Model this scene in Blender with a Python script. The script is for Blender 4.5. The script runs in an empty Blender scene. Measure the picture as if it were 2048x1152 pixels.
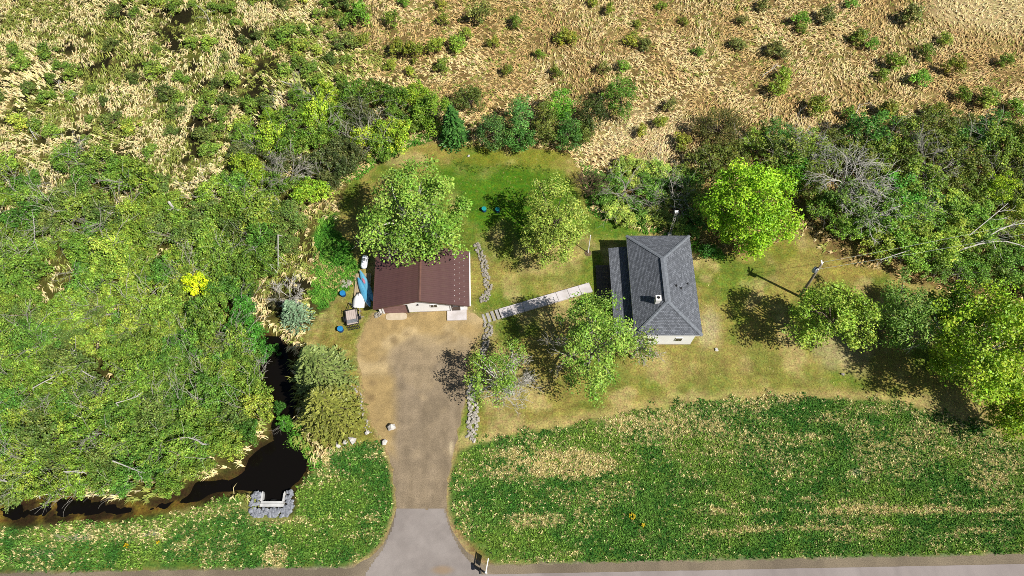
import bpy, math, random
import numpy as np

# ------------------------------------------------------------------ camera, sky, sun, exposure
SC = bpy.context.scene
COL = SC.collection
R = math.radians
CAM_H, TILT, FPX = 68.0, 26.0, 2048 * 24 / 36
cam_d = bpy.data.cameras.new('camera'); cam_d.sensor_width = 36; cam_d.lens = 24
cam_d.clip_start = 0.5; cam_d.clip_end = 6000
cam = bpy.data.objects.new('camera', cam_d); COL.objects.link(cam)
cam.location = (0, 0, CAM_H); cam.rotation_euler = (R(TILT), 0, 0)
SC.camera = cam

SUN_EL, SHADOW_ANG = 51.0, 31.0            # shadows fall towards -x, turned 31 degrees to +y
sdir = (math.cos(R(SHADOW_ANG)) * math.cos(R(SUN_EL)), -math.sin(R(SHADOW_ANG)) * math.cos(R(SUN_EL)), math.sin(R(SUN_EL)))
world = bpy.data.worlds.new('World'); SC.world = world; world.use_nodes = True
nt = world.node_tree; bg = nt.nodes['Background']
sky = nt.nodes.new('ShaderNodeTexSky'); sky.sky_type = 'NISHITA'; sky.sun_disc = False
sky.sun_elevation = R(SUN_EL); sky.sun_rotation = math.atan2(sdir[0], sdir[1])
nt.links.new(sky.outputs[0], bg.inputs[0]); bg.inputs[1].default_value = 0.05
sl = bpy.data.lights.new('sun', 'SUN'); sl.energy = 5.0; sl.angle = R(0.53); sl.color = (1.0, 0.955, 0.88)
sun = bpy.data.objects.new('sun', sl); COL.objects.link(sun); sun.location = (40, -30, 80)
from mathutils import Vector, Matrix
sun.rotation_euler = Vector(sdir).to_track_quat('Z', 'Y').to_euler()
SC.view_settings.view_transform = 'Standard'; SC.view_settings.look = 'None'
SC.view_settings.exposure = 0.5; SC.view_settings.gamma = 1.0
SC.render.engine = 'CYCLES'
SC.cycles.use_denoising = False; SC.cycles.filter_width = 0.9
SC.cycles.max_bounces = 6; SC.cycles.transparent_max_bounces = 4

# ------------------------------------------------------------------ helpers
_t = R(TILT)
_F = np.array([0, math.sin(_t), -math.cos(_t)]); _U = np.array([0, math.cos(_t), math.sin(_t)])
def W(px, py, z=0.0):
    """a direction in the photograph (2048 x 1152) met with the height z"""
    d = _F * FPX + np.array([1.0, 0, 0]) * (px - 1024) + _U * (576 - py)
    s = (z - CAM_H) / d[2]
    return (float(d[0] * s), float(d[1] * s))
def W3(px, py, z=0.0):
    x, y = W(px, py, z); return (x, y, z)
def PXY(x, y):
    """ground point -> place in the photograph"""
    v1 = y; v2 = -CAM_H
    dep = v1 * _F[1] + v2 * _F[2]
    return 1024 + x * FPX / dep, 576 - (v1 * _U[1] + v2 * _U[2]) * FPX / dep
def lin(c):
    c = np.asarray(c, float) / 255.0
    return np.where(c <= 0.04045, c / 12.92, ((c + 0.055) / 1.055) ** 2.4)
KLIT = 1.75
def A(r, g, b, k=KLIT):
    """base colour of a surface that looks (r,g,b) when fully lit here"""
    v = lin((r, g, b)) / k
    return (float(v[0]), float(v[1]), float(v[2]))

def _hash(ix, iy, seed):
    h = (ix.astype(np.int64) * 374761393 + iy.astype(np.int64) * 668265263 + seed * 1442695041) & 0x7fffffff
    h = ((h ^ (h >> 13)) * 1274126177) & 0x7fffffff
    h = h ^ (h >> 16)
    return (h & 0xffff) / 65535.0
def vnoise(x, y, seed=0):
    ix = np.floor(x); iy = np.floor(y); fx = x - ix; fy = y - iy
    fx = fx * fx * (3 - 2 * fx); fy = fy * fy * (3 - 2 * fy)
    a = _hash(ix, iy, seed); b = _hash(ix + 1, iy, seed); c = _hash(ix, iy + 1, seed); d = _hash(ix + 1, iy + 1, seed)
    return (a * (1 - fx) + b * fx) * (1 - fy) + (c * (1 - fx) + d * fx) * fy
def fbm(x, y, size, oc=4, seed=0):
    s = 0; amp = 1; tot = 0; f = 1.0 / size
    for i in range(oc):
        s = s + amp * vnoise(x * f + 17.3 * i, y * f - 9.1 * i, seed + i); tot += amp; amp *= 0.55; f *= 2.03
    return s / tot
def sstep(a, b, x):
    t = np.clip((x - a) / (b - a), 0, 1); return t * t * (3 - 2 * t)
def sdf(poly, x, y):
    """signed distance to a polygon in metres, negative inside"""
    x = np.asarray(x, float); y = np.asarray(y, float)
    d2 = np.full(x.shape, 1e12); ins = np.zeros(x.shape, bool)
    n = len(poly)
    for i in range(n):
        x0, y0 = poly[i]; x1, y1 = poly[(i + 1) % n]
        ex, ey = x1 - x0, y1 - y0
        t = np.clip(((x - x0) * ex + (y - y0) * ey) / (ex * ex + ey * ey + 1e-12), 0, 1)
        d2 = np.minimum(d2, (x - x0 - t * ex) ** 2 + (y - y0 - t * ey) ** 2)
        if abs(ey) > 1e-12:
            c = ((y0 > y) != (y1 > y)) & (x < ex * (y - y0) / ey + x0)
            ins ^= c
    d = np.sqrt(d2)
    return np.where(ins, -d, d)
def mixc(a, b, t):
    return a + (b - a) * np.asarray(t)[..., None]

# ------------------------------------------------------------------ object helpers
def link(o, parent=None):
    COL.objects.link(o)
    if parent is not None: o.parent = parent
    return o
def tag(o, label=None, cat=None, group=None, kind=None):
    if label: o['label'] = label
    if cat: o['category'] = cat
    if group: o['group'] = group
    if kind: o['kind'] = kind
    return o
def empty(name, loc=(0, 0, 0), rz=0.0, label=None, cat=None, group=None):
    o = bpy.data.objects.new(name, None); o.empty_display_size = 0.2
    o.location = loc; o.rotation_euler = (0, 0, rz); COL.objects.link(o)
    return tag(o, label, cat, group)
class MB:
    """collects shapes for one mesh"""
    def __init__(s): s.v = []; s.f = []
    def add(s, v, f):
        n = len(s.v); s.v += [tuple(p) for p in v]; s.f += [tuple(i + n for i in q) for q in f]; return s
    def box(s, c, d, rz=0.0, taper=1.0):
        cx, cy, cz = c; hx, hy, hz = d[0] / 2, d[1] / 2, d[2] / 2
        ca, sa = math.cos(rz), math.sin(rz); v = []
        for z in (-1, 1):
            k = taper if z > 0 else 1
            for x, y in ((-1, -1), (1, -1), (1, 1), (-1, 1)):
                X, Y = x * hx * k, y * hy * k
                v.append((cx + X * ca - Y * sa, cy + X * sa + Y * ca, cz + z * hz))
        return s.add(v, [(3, 2, 1, 0), (4, 5, 6, 7), (0, 1, 5, 4), (1, 2, 6, 5), (2, 3, 7, 6), (3, 0, 4, 7)])
    def prism(s, poly, z0, z1):
        n = len(poly)
        a = sum(poly[i][0] * poly[(i + 1) % n][1] - poly[(i + 1) % n][0] * poly[i][1] for i in range(n))
        if a < 0: poly = poly[::-1]
        v = [(p[0], p[1], z0) for p in poly] + [(p[0], p[1], z1) for p in poly]
        f = [tuple(range(n - 1, -1, -1)), tuple(range(n, 2 * n))] + [(i, (i + 1) % n, n + (i + 1) % n, n + i) for i in range(n)]
        return s.add(v, f)
    def tube(s, pts, rad, n=5, cap=True):
        pts = [Vector(p) for p in pts]
        if not hasattr(rad, '__len__'): rad = [rad] * len(pts)
        v = []; ref = Vector((0.31, 0.17, 0.93))
        for i, p in enumerate(pts):
            t = (pts[min(i + 1, len(pts) - 1)] - pts[max(i - 1, 0)])
            t = t.normalized() if t.length > 1e-9 else Vector((0, 0, 1))
            a = t.cross(ref)
            if a.length < 0.05: a = t.cross(Vector((1, 0, 0)))
            a.normalize(); b = t.cross(a)
            for k in range(n):
                an = 2 * math.pi * k / n
                v.append(tuple(p + (a * math.cos(an) + b * math.sin(an)) * rad[i]))
        f = []
        for i in range(len(pts) - 1):
            for k in range(n):
                f.append((i * n + k, i * n + (k + 1) % n, (i + 1) * n + (k + 1) % n, (i + 1) * n + k))
        if cap:
            f.append(tuple(range(n - 1, -1, -1))); f.append(tuple(range((len(pts) - 1) * n, len(pts) * n)))
        return s.add(v, f)
    def lathe(s, c, prof, n=20):
        """prof: (radius, height) from below upwards"""
        v = []; m = len(prof)
        for r, z in prof:
            for k in range(n):
                a = 2 * math.pi * k / n
                v.append((c[0] + r * math.cos(a), c[1] + r * math.sin(a), c[2] + z))
        f = []
        for i in range(m - 1):
            for k in range(n):
                f.append((i * n + k, i * n + (k + 1) % n, (i + 1) * n + (k + 1) % n, (i + 1) * n + k))
        f.append(tuple(range(n - 1, -1, -1))); f.append(tuple(range((m - 1) * n, m * n)))
        return s.add(v, f)
    def mesh(s, name, mat, smooth=False):
        me = bpy.data.meshes.new(name); me.from_pydata(s.v, [], s.f); me.update()
        if smooth: me.polygons.foreach_set('use_smooth', [True] * len(me.polygons))
        me.materials.append(mat); return me
    def build(s, name, mat, parent=None, smooth=False):
        return link(bpy.data.objects.new(name, s.mesh(name, mat, smooth)), parent)
def tri_mesh(name, V, T, mat, col=None, smooth=False):
    """numpy vertices (N,3) and triangles (M,3), colour per vertex"""
    me = bpy.data.meshes.new(name)
    nv, ntr = len(V), len(T)
    me.vertices.add(nv); me.vertices.foreach_set('co', np.ascontiguousarray(V, np.float32).ravel())
    me.loops.add(ntr * 3); me.loops.foreach_set('vertex_index', np.ascontiguousarray(T, np.int32).ravel())
    me.polygons.add(ntr); me.polygons.foreach_set('loop_start', np.arange(0, ntr * 3, 3, dtype=np.int32))
    if smooth: me.polygons.foreach_set('use_smooth', np.ones(ntr, bool))
    if col is not None:
        ca = me.color_attributes.new('Col', 'FLOAT_COLOR', 'POINT')
        c4 = np.ones((nv, 4), np.float32); c4[:, :3] = col
        ca.data.foreach_set('color', c4.ravel())
    me.update(calc_edges=True); me.validate()
    me.materials.append(mat); return me
def copy_tree(o, parent=None):
    c = o.copy(); COL.objects.link(c); c.parent = parent
    for ch in list(o.children): copy_tree(ch, c)
    return c

# ------------------------------------------------------------------ materials
def newmat(name):
    m = bpy.data.materials.new(name); m.use_nodes = True
    return m, m.node_tree, m.node_tree.nodes['Principled BSDF']
def noisy(name, c1, c2, scale=3.0, rough=0.8, bump=0.0, bscale=None, detail=6.0, spec=0.3, metal=0.0, c3=None, s3=0.5, stretch=None, lo=0.35, hi=0.65):
    """two tones broken up by noise in object space, a third in large patches, fine relief"""
    m, t, b = newmat(name); N = t.nodes; L = t.links
    tc = N.new('ShaderNodeTexCoord'); src = tc.outputs['Object']
    if stretch:
        mp = N.new('ShaderNodeMapping'); mp.inputs['Scale'].default_value = stretch; L.new(src, mp.inputs[0]); src = mp.outputs[0]
    n = N.new('ShaderNodeTexNoise'); n.inputs['Scale'].default_value = scale; n.inputs['Detail'].default_value = detail
    L.new(src, n.inputs['Vector'])
    cr = N.new('ShaderNodeValToRGB'); e = cr.color_ramp.elements
    e[0].position = lo; e[1].position = hi; e[0].color = (*c1, 1); e[1].color = (*c2, 1)
    L.new(n.outputs[0], cr.inputs[0]); out = cr.outputs[0]
    if c3:
        n3 = N.new('ShaderNodeTexNoise'); n3.inputs['Scale'].default_value = s3; n3.inputs['Detail'].default_value = 4; L.new(tc.outputs['Object'], n3.inputs['Vector'])
        mr = N.new('ShaderNodeMapRange'); mr.inputs[1].default_value = 0.5; mr.inputs[2].default_value = 0.68; L.new(n3.outputs[0], mr.inputs[0])
        mx = N.new('ShaderNodeMix'); mx.data_type = 'RGBA'; L.new(mr.outputs[0], mx.inputs[0]); L.new(out, mx.inputs[6]); mx.inputs[7].default_value = (*c3, 1); out = mx.outputs[2]
    L.new(out, b.inputs['Base Color'])
    b.inputs['Roughness'].default_value = rough; b.inputs['Specular IOR Level'].default_value = spec; b.inputs['Metallic'].default_value = metal
    if bump:
        nb = N.new('ShaderNodeTexNoise'); nb.inputs['Scale'].default_value = bscale or scale * 3; nb.inputs['Detail'].default_value = 5; L.new(src, nb.inputs['Vector'])
        bp = N.new('ShaderNodeBump'); bp.inputs['Strength'].default_value = bump; bp.inputs['Distance'].default_value = 0.03
        L.new(nb.outputs[0], bp.inputs['Height']); L.new(bp.outputs[0], b.inputs['Normal'])
    return m
def leaf_mat(name, trans=0.3, rough=0.5):
    m, t, b = newmat(name); N = t.nodes; L = t.links
    at = N.new('ShaderNodeAttribute'); at.attribute_name = 'Col'
    oi = N.new('ShaderNodeObjectInfo')
    mx = N.new('ShaderNodeMix'); mx.data_type = 'RGBA'; mx.blend_type = 'MULTIPLY'; mx.inputs[0].default_value = 1
    L.new(at.outputs['Color'], mx.inputs[6]); L.new(oi.outputs['Color'], mx.inputs[7])
    L.new(mx.outputs[2], b.inputs['Base Color']); b.inputs['Roughness'].default_value = rough; b.inputs['Specular IOR Level'].default_value = 0.25
    tr = N.new('ShaderNodeBsdfTranslucent'); L.new(mx.outputs[2], tr.inputs[0])
    ms = N.new('ShaderNodeMixShader'); ms.inputs[0].default_value = trans
    L.new(b.outputs[0], ms.inputs[1]); L.new(tr.outputs[0], ms.inputs[2]); L.new(ms.outputs[0], N['Material Output'].inputs[0])
    return m
M = {}
M['leaf'] = leaf_mat('leaf', 0.2, 0.45)
M['grass'] = leaf_mat('grass_blade', 0.15, 0.7)
M['bark'] = noisy('bark', A(88, 76, 62), A(140, 126, 108), 8, 0.9, 0.5)
M['pale_bark'] = noisy('pale_bark', A(206, 200, 188), A(240, 235, 226), 6, 0.85, 0.4)
M['grey_bark'] = noisy('grey_bark', A(164, 158, 146), A(206, 200, 188), 7, 0.9, 0.4)
M['twig'] = noisy('twig', A(100, 82, 60), A(140, 120, 92), 5, 0.9)
def white_paint(name, a=0.78, scale=0.8):
    return noisy(name, (a * 0.93, a * 0.92, a * 0.9), (a, a, a * 0.99), scale, 0.55, 0.1, 14)
M['siding'] = white_paint('white_siding')
M['trim'] = white_paint('white_trim', 0.8)
M['metal_roof'] = noisy('brown_metal_roof', A(104, 72, 70), A(116, 82, 78), 0.5, 0.45, 0.0, c3=A(110, 80, 74), s3=0.9, spec=0.5)
M['metal_cap'] = noisy('brown_metal_cap', A(118, 84, 74), A(134, 96, 84), 2.0, 0.4, spec=0.5)
M['brown_door'] = noisy('brown_door', A(150, 112, 112), A(160, 120, 118), 2, 0.5)
M['dark_door'] = noisy('dark_door', A(86, 66, 52), A(104, 80, 62), 4, 0.5)
M['glass'] = noisy('window_glass', (0.015, 0.02, 0.025), (0.03, 0.035, 0.04), 1.5, 0.08, spec=0.6)
M['concrete'] = noisy('concrete', A(226, 218, 216), A(240, 233, 234), 2.5, 0.85, 0.2, 20, c3=A(214, 206, 202), s3=0.8)
M['pad'] = noisy('pale_concrete_pad', A(212, 196, 166), A(230, 214, 186), 2.0, 0.85, 0.2, 20)
M['white_concrete'] = noisy('white_concrete', A(206, 206, 204), A(232, 232, 230), 2.0, 0.8, 0.15)
M['step_grey'] = noisy('grey_step', A(176, 172, 166), A(200, 196, 190), 3, 0.85, 0.2)
M['wood_grey'] = noisy('weathered_wood', A(150, 140, 122), A(196, 182, 158), 5, 0.85, 0.3, stretch=(1, 12, 1))
M['wood_tan'] = noisy('tan_plank', A(186, 166, 128), A(216, 196, 160), 5, 0.85, 0.3, stretch=(6, 1, 1))
M['bed_wood'] = noisy('pink_grey_plank', A(206, 188, 176), A(228, 212, 202), 4, 0.8, 0.2, stretch=(8, 1, 1))
M['deck_wood'] = noisy('deck_wood', A(96, 88, 84), A(126, 116, 108), 4, 0.85, 0.2, stretch=(8, 1, 1))
M['black'] = noisy('black_metal', (0.012, 0.012, 0.013), (0.025, 0.025, 0.027), 6, 0.5)
M['rubber'] = noisy('rubber', (0.015, 0.015, 0.015), (0.03, 0.03, 0.03), 8, 0.85)
M['steel'] = noisy('galvanised_steel', A(150, 152, 154), A(186, 188, 190), 6, 0.4, metal=0.4)
M['pole_wood'] = noisy('pole_wood', A(150, 138, 122), A(178, 166, 148), 4, 0.9, 0.4, stretch=(10, 10, 1))
M['transformer'] = noisy('transformer_paint', A(186, 196, 206), A(206, 214, 222), 2, 0.4)
M['wire'] = noisy('wire', A(176, 186, 170), A(196, 204, 190), 2, 0.5)
M['kayak'] = noisy('pale_blue_plastic', A(112, 190, 226), A(128, 204, 236), 1.2, 0.35, spec=0.5)
M['kayak_b'] = noisy('blue_plastic', A(88, 176, 220), A(110, 194, 232), 1.2, 0.35, spec=0.5)
M['pink'] = noisy('pink_decal', A(206, 130, 150), A(222, 150, 166), 4, 0.4)
M['boat_white'] = noisy('white_gelcoat', (0.74, 0.74, 0.74), (0.8, 0.8, 0.8), 1.5, 0.25, spec=0.5)
M['tank_white'] = noisy('white_tank_paint', (0.66, 0.68, 0.72), (0.76, 0.78, 0.8), 2, 0.35, c3=(0.5, 0.52, 0.55), s3=1.5)
M['blue_lid'] = noisy('blue_plastic_lid', A(44, 140, 206), A(60, 160, 222), 3, 0.4)
M['blue_drum'] = noisy('blue_plastic_drum', A(20, 70, 130), A(30, 84, 146), 3, 0.45)
M['teal_lid'] = noisy('teal_plastic_lid', A(40, 168, 166), A(60, 186, 182), 3, 0.4)
M['chimney'] = noisy('white_chimney', (0.6, 0.58, 0.56), (0.72, 0.7, 0.68), 8, 0.8, 0.3)
M['dark'] = noisy('near_black', (0.008, 0.008, 0.008), (0.014, 0.014, 0.014), 5, 0.9)  # near-black tone shared by the chimney flue and the culvert pipe
M['brick_red'] = noisy('red_brick', A(170, 84, 62), A(196, 104, 78), 6, 0.85, 0.3)
M['sign_green'] = noisy('dark_green_panel', A(24, 44, 34), A(34, 56, 44), 2, 0.5)
M['rock'] = noisy('field_stone', A(136, 130, 118), A(206, 198, 184), 3.0, 0.9, 0.5, 10)
M['rock_white'] = noisy('pale_stone', A(176, 168, 154), A(226, 220, 208), 2.5, 0.9, 0.4, 9)
M['riprap'] = noisy('blue_grey_stone', A(128, 132, 142), A(182, 186, 194), 2.2, 0.85, 0.4, 9)
for k, v in (('flower', (232, 200, 20)),):
    M[k] = noisy('yellow_flower', A(220, 190, 20), A(240, 210, 40), 3, 0.7)

# ------------------------------------------------------------------ places on the ground (traced, then set on the ground plane)
def G(pts): return [W(px, py) for px, py in pts]
LAWN = G([(868, 283), (915, 288), (960, 292), (1010, 296), (1060, 298), (1100, 300), (1140, 308), (1156, 330), (1160, 352), (1172, 388), (1180, 425), (1215, 440), (1262, 455), (1320, 470),
          (1390, 482), (1432, 505), (1480, 512), (1545, 492), (1590, 462), (1618, 478), (1650, 512), (1700, 527), (1765, 540), (1800, 560), (1880, 580), (1930, 640), (1990, 720), (2048, 790), (2080, 860),
          (2030, 878), (1960, 850), (1900, 832), (1850, 815), (1750, 800), (1600, 795), (1450, 800), (1350, 806), (1250, 826), (1150, 848), (1050, 864), (950, 886), (915, 900),
          (900, 960), (890, 1020), (795, 1020), (785, 940), (770, 885), (740, 880), (690, 890), (640, 885), (612, 800), (606, 720), (612, 668), (640, 632), (668, 606), (716, 560), (714, 522), (694, 486), (672, 458), (690, 436), (676, 410), (690, 380), (730, 345), (780, 310), (830, 290)])
BOWL = G([(860, 328), (950, 340), (1010, 332), (1060, 336), (1125, 345), (1160, 400), (1170, 450), (1100, 470), (1040, 510), (1000, 450), (965, 480), (935, 450), (900, 400)])
STRIP = G([(640, 440), (672, 430), (672, 460), (694, 486), (714, 522), (718, 560), (668, 606), (640, 620), (620, 590), (640, 560), (622, 540), (640, 500), (630, 470)])
DITCH_R = G([(893, 1020), (900, 960), (915, 905), (950, 884), (1050, 862), (1150, 846), (1250, 824), (1350, 804), (1450, 798), (1600, 793), (1750, 798), (1850, 813), (1960, 848), (2030, 876), (2300, 900), (2300, 1110), (2048, 1112), (1500, 1124), (1000, 1136), (965, 1105), (930, 1070)])
DITCH_L = G([(790, 1020), (782, 940), (768, 888), (720, 880), (660, 900), (630, 930), (600, 970), (585, 1030), (505, 1030), (480, 990), (390, 1012), (250, 1040), (100, 1046), (-250, 1050), (-250, 1140), (640, 1138), (720, 1130), (765, 1085)])
WATER = G([(522, 893), (546, 884), (575, 884), (600, 893), (612, 915), (610, 940), (596, 962), (574, 980), (568, 1004), (524, 1004), (518, 980), (508, 974), (480, 976), (430, 986), (392, 1003), (330, 1016), (250, 1030), (150, 1034), (60, 1040), (-220, 1040),
           (-220, 1006), (60, 1000), (140, 992), (200, 1002), (300, 1010), (366, 988), (388, 966), (450, 956), (488, 942), (500, 915)])
CHANNEL = G([(552, 892), (576, 888), (585, 850), (590, 800), (578, 750), (572, 700), (558, 672), (530, 668), (506, 690), (512, 725), (528, 762), (540, 820), (546, 860)])
DRIVE = G([(746, 628), (732, 655), (716, 690), (718, 725), (726, 765), (732, 800), (742, 845), (766, 878), (780, 915), (788, 960), (795, 1022), (888, 1022), (892, 975), (900, 935), (909, 895), (915, 862), (922, 830), (932, 790), (930, 750), (934, 715), (944, 690), (962, 664), (966, 640), (950, 628), (930, 620)])
APRON = G([(795, 1020), (887, 1020), (893, 1045), (905, 1076), (925, 1112), (962, 1150), (975, 1200), (715, 1200), (732, 1150), (768, 1098), (787, 1055)])
APRON_SIDE = G([(790, 1018), (892, 1018), (900, 1045), (914, 1074), (940, 1108), (975, 1136), (1000, 1160), (690, 1160), (700, 1138), (742, 1112), (765, 1088), (782, 1050)])
MARSH_PALE = G([(1160, 290), (1200, 250), (1260, 225), (1330, 215), (1400, 235), (1385, 280), (1340, 330), (1270, 330), (1200, 320), (1165, 312)])
CORNER_PALE = G([(1850, -40), (2060, -40), (2060, 60), (2000, 70), (1930, 55), (1870, 40)])
THICKET = G([(-180, 300), (150, 285), (290, 310), (330, 350), (420, 330), (520, 300), (600, 320), (640, 390), (620, 450), (575, 520), (545, 560), (500, 590), (520, 660), (528, 760), (545, 850), (490, 930), (400, 960), (360, 985), (200, 990), (60, 985), (-180, 990)])
RD = (math.cos(0.0178), math.sin(0.0178))          # the road runs along this direction
def road_y(x, off): return 4.66 + 0.0178 * (x + 0.65) - off

def is_water(x, y): return np.minimum(sdf(WATER, x, y), sdf(CHANNEL, x, y))
def ground_z(x, y):
    x = np.asarray(x, float); y = np.asarray(y, float)
    n = fbm(x, y, 6.0, 3, 5) - 0.5
    lawn = sdf(LAWN, x, y)
    rough = sstep(-1.0, 3.0, lawn)
    z = n * 0.35 * rough
    drv = np.minimum(np.minimum(sdf(DRIVE, x, y), sdf(APRON_SIDE, x, y)), y - road_y(x, -0.6))
    z = z * sstep(0.0, 2.0, drv)
    w = is_water(x, y) + (fbm(x, y, 1.6, 3, 44) - 0.5) * 0.9
    px, py = PXY(x, y); shal = 1 - sstep(330, 430, px); dep = 0.75 - shal * (0.2 - 0.5 * (fbm(x, y, 0.9, 3, 46) - 0.5))
    z = z - dep * (1 - sstep(-1.2, 1.5, w))
    head = sdf(G([(500, 978), (590, 978), (590, 1036), (500, 1036)]), x, y)
    return z

# ------------------------------------------------------------------ ground sheet
def axis(a, b, step, far):
    fine = list(np.arange(a, b + 1e-6, step)); d = step; lo = []; hi = []; p = a
    while p > -far: d *= 1.5; p -= d; lo.append(p)
    p = fine[-1]; d = step
    while p < far: d *= 1.5; p += d; hi.append(p)
    return np.array(lo[::-1] + fine + hi)
gx = axis(-80, 80, 0.3, 1500); gy = axis(-2, 92, 0.3, 1500)
GX, GY = np.meshgrid(gx, gy); X = GX.ravel(); Y = GY.ravel()
Zg = ground_z(X, Y)
def c3(*c): return np.array(c, float)
def ditch_tan(x, y):
    """how much of the ditch meadow is dry straw, 0..1"""
    px, py = PXY(x, y)
    n = fbm(x, y, 2.2, 4, 71); n2 = fbm(x * 0.35, y * 2.0, 1.6, 4, 77)
    t = 0.5 * sstep(0.48, 0.7, 0.5 * n + 0.5 * n2)
    def ell(cx, cy, rx, ry, s=1.0):
        d = np.sqrt(((px - cx) / rx) ** 2 + ((py - cy) / ry) ** 2) + (n - 0.5) * 1.6
        return s * (1 - sstep(0.55, 1.1, d))
    t = np.maximum(t, 0.62 * sstep(0.36, 0.6, 0.5 * n + 0.5 * n2) * (1 - sstep(880, 960, py + (n - 0.5) * 90)) * sstep(1120, 1300, px))
    t = np.maximum(t, ell(1110, 925, 130, 42))
    t = np.maximum(t, ell(1020, 945, 40, 24, 0.8))
    t = np.maximum(t, ell(1310, 850, 170, 32, 0.85))
    t = np.maximum(t, ell(1780, 930, 60, 40, 0.5)); t = np.maximum(t, ell(2000, 930, 60, 60, 0.7))
    t = np.maximum(t, ell(640, 920, 40, 40, 0.9)); t = np.maximum(t, ell(1070, 1040, 60, 18, 0.7))
    t = np.maximum(t, ell(560, 1040, 80, 12, 0.6)); t = np.maximum(t, ell(200, 1062, 200, 22, 0.6))
    t = np.maximum(t, ell(550, 1120, 30, 30, 0.8)); t = np.maximum(t, ell(420, 1020, 130, 20, 0.6))
    band = lambda y0, w, x0, x1: (1 - sstep(w * 0.4, w, np.abs(py - y0 + (n - 0.5) * 30))) * sstep(x0, x0 + 60, px) * (1 - sstep(x1 - 60, x1, px)) * sstep(0.42, 0.58, n2)
    t = np.maximum(t, band(1022, 16, 1380, 2060)); t = np.maximum(t, band(1062, 12, 1380, 2020) * 0.9)
    t = np.maximum(t, band(995, 14, 1450, 1800) * 0.7); t = np.maximum(t, band(905, 10, 1480, 1600) * 0.8); t = np.maximum(t, band(880, 8, 1300, 1420) * 0.8)
    return np.clip(t, 0, 1)
def lawn_color(x, y):
    px, py = PXY(x, y)
    n1 = fbm(x, y, 5.0, 4, 11); n2 = fbm(x, y, 3.0, 4, 21); n3 = fbm(x, y, 0.8, 3, 31)
    c = np.broadcast_to(c3(160, 150, 76), x.shape + (3,)).copy()
    c = mixc(c, c3(116, 134, 48), sstep(0.44, 0.62, n1))
    c = mixc(c, c3(192, 174, 116), 0.75 * sstep(0.5, 0.68, n2))
    def patch(cx, cy, rx, ry, col, s=0.8):
        nonlocal c
        d = np.sqrt(((px - cx) / rx) ** 2 + ((py - cy) / ry) ** 2) + (n2 - 0.5) * 1.3 + (n3 - 0.5) * 0.6
        c = mixc(c, c3(*col), s * (1 - sstep(0.45, 1.1, d)))
    b = sdf(BOWL, x, y) + (n2 - 0.5) * 2.5
    c = mixc(c, c3(86, 128, 26), 0.95 * (1 - sstep(-1.5, 1.0, b)))
    patch(1030, 315, 130, 22, (134, 142, 44), 0.8); patch(880, 300, 60, 20, (160, 148, 70), 0.7)
    patch(1245, 452, 80, 46, (96, 134, 36), 0.85)
    patch(1130, 550, 80, 40, (124, 138, 50), 0.6); patch(1030, 560, 60, 40, (168, 158, 84), 0.5)
    patch(1690, 705, 80, 50, (186, 172, 130), 0.7); patch(1420, 660, 30, 55, (188, 176, 136), 0.7)
    patch(1560, 500, 60, 30, (140, 138, 52), 0.5); patch(1720, 540, 80, 22, (178, 158, 80), 0.8)
    patch(1880, 820, 120, 40, (186, 168, 112), 0.6); patch(1440, 740, 220, 60, (164, 152, 84), 0.5)
    patch(1570, 760, 90, 40, (130, 138, 54), 0.5)
    patch(670, 680, 60, 70, (146, 136, 64), 0.8); patch(700, 620, 50, 40, (158, 142, 74), 0.7); patch(640, 870, 90, 30, (160, 152, 84), 0.6)
    patch(700, 860, 50, 40, (132, 138, 50), 0.6)
    # worn margin along the ditch meadow
    dl = sdf(DITCH_R, x, y) + (n2 - 0.5) * 1.2
    c = mixc(c, c3(196, 176, 116), 0.65 * (1 - sstep(0.1, 1.3, np.abs(dl))))
    # mower lines
    s = 0.5 + 0.5 * np.sin((y + 0.06 * x * np.sin(x * 0.05)) * 5.2 + n1 * 5)
    c = c * (1 + 0.05 * (s - 0.5))[..., None]
    return c * (0.86 + 0.28 * n3)[..., None]
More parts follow.
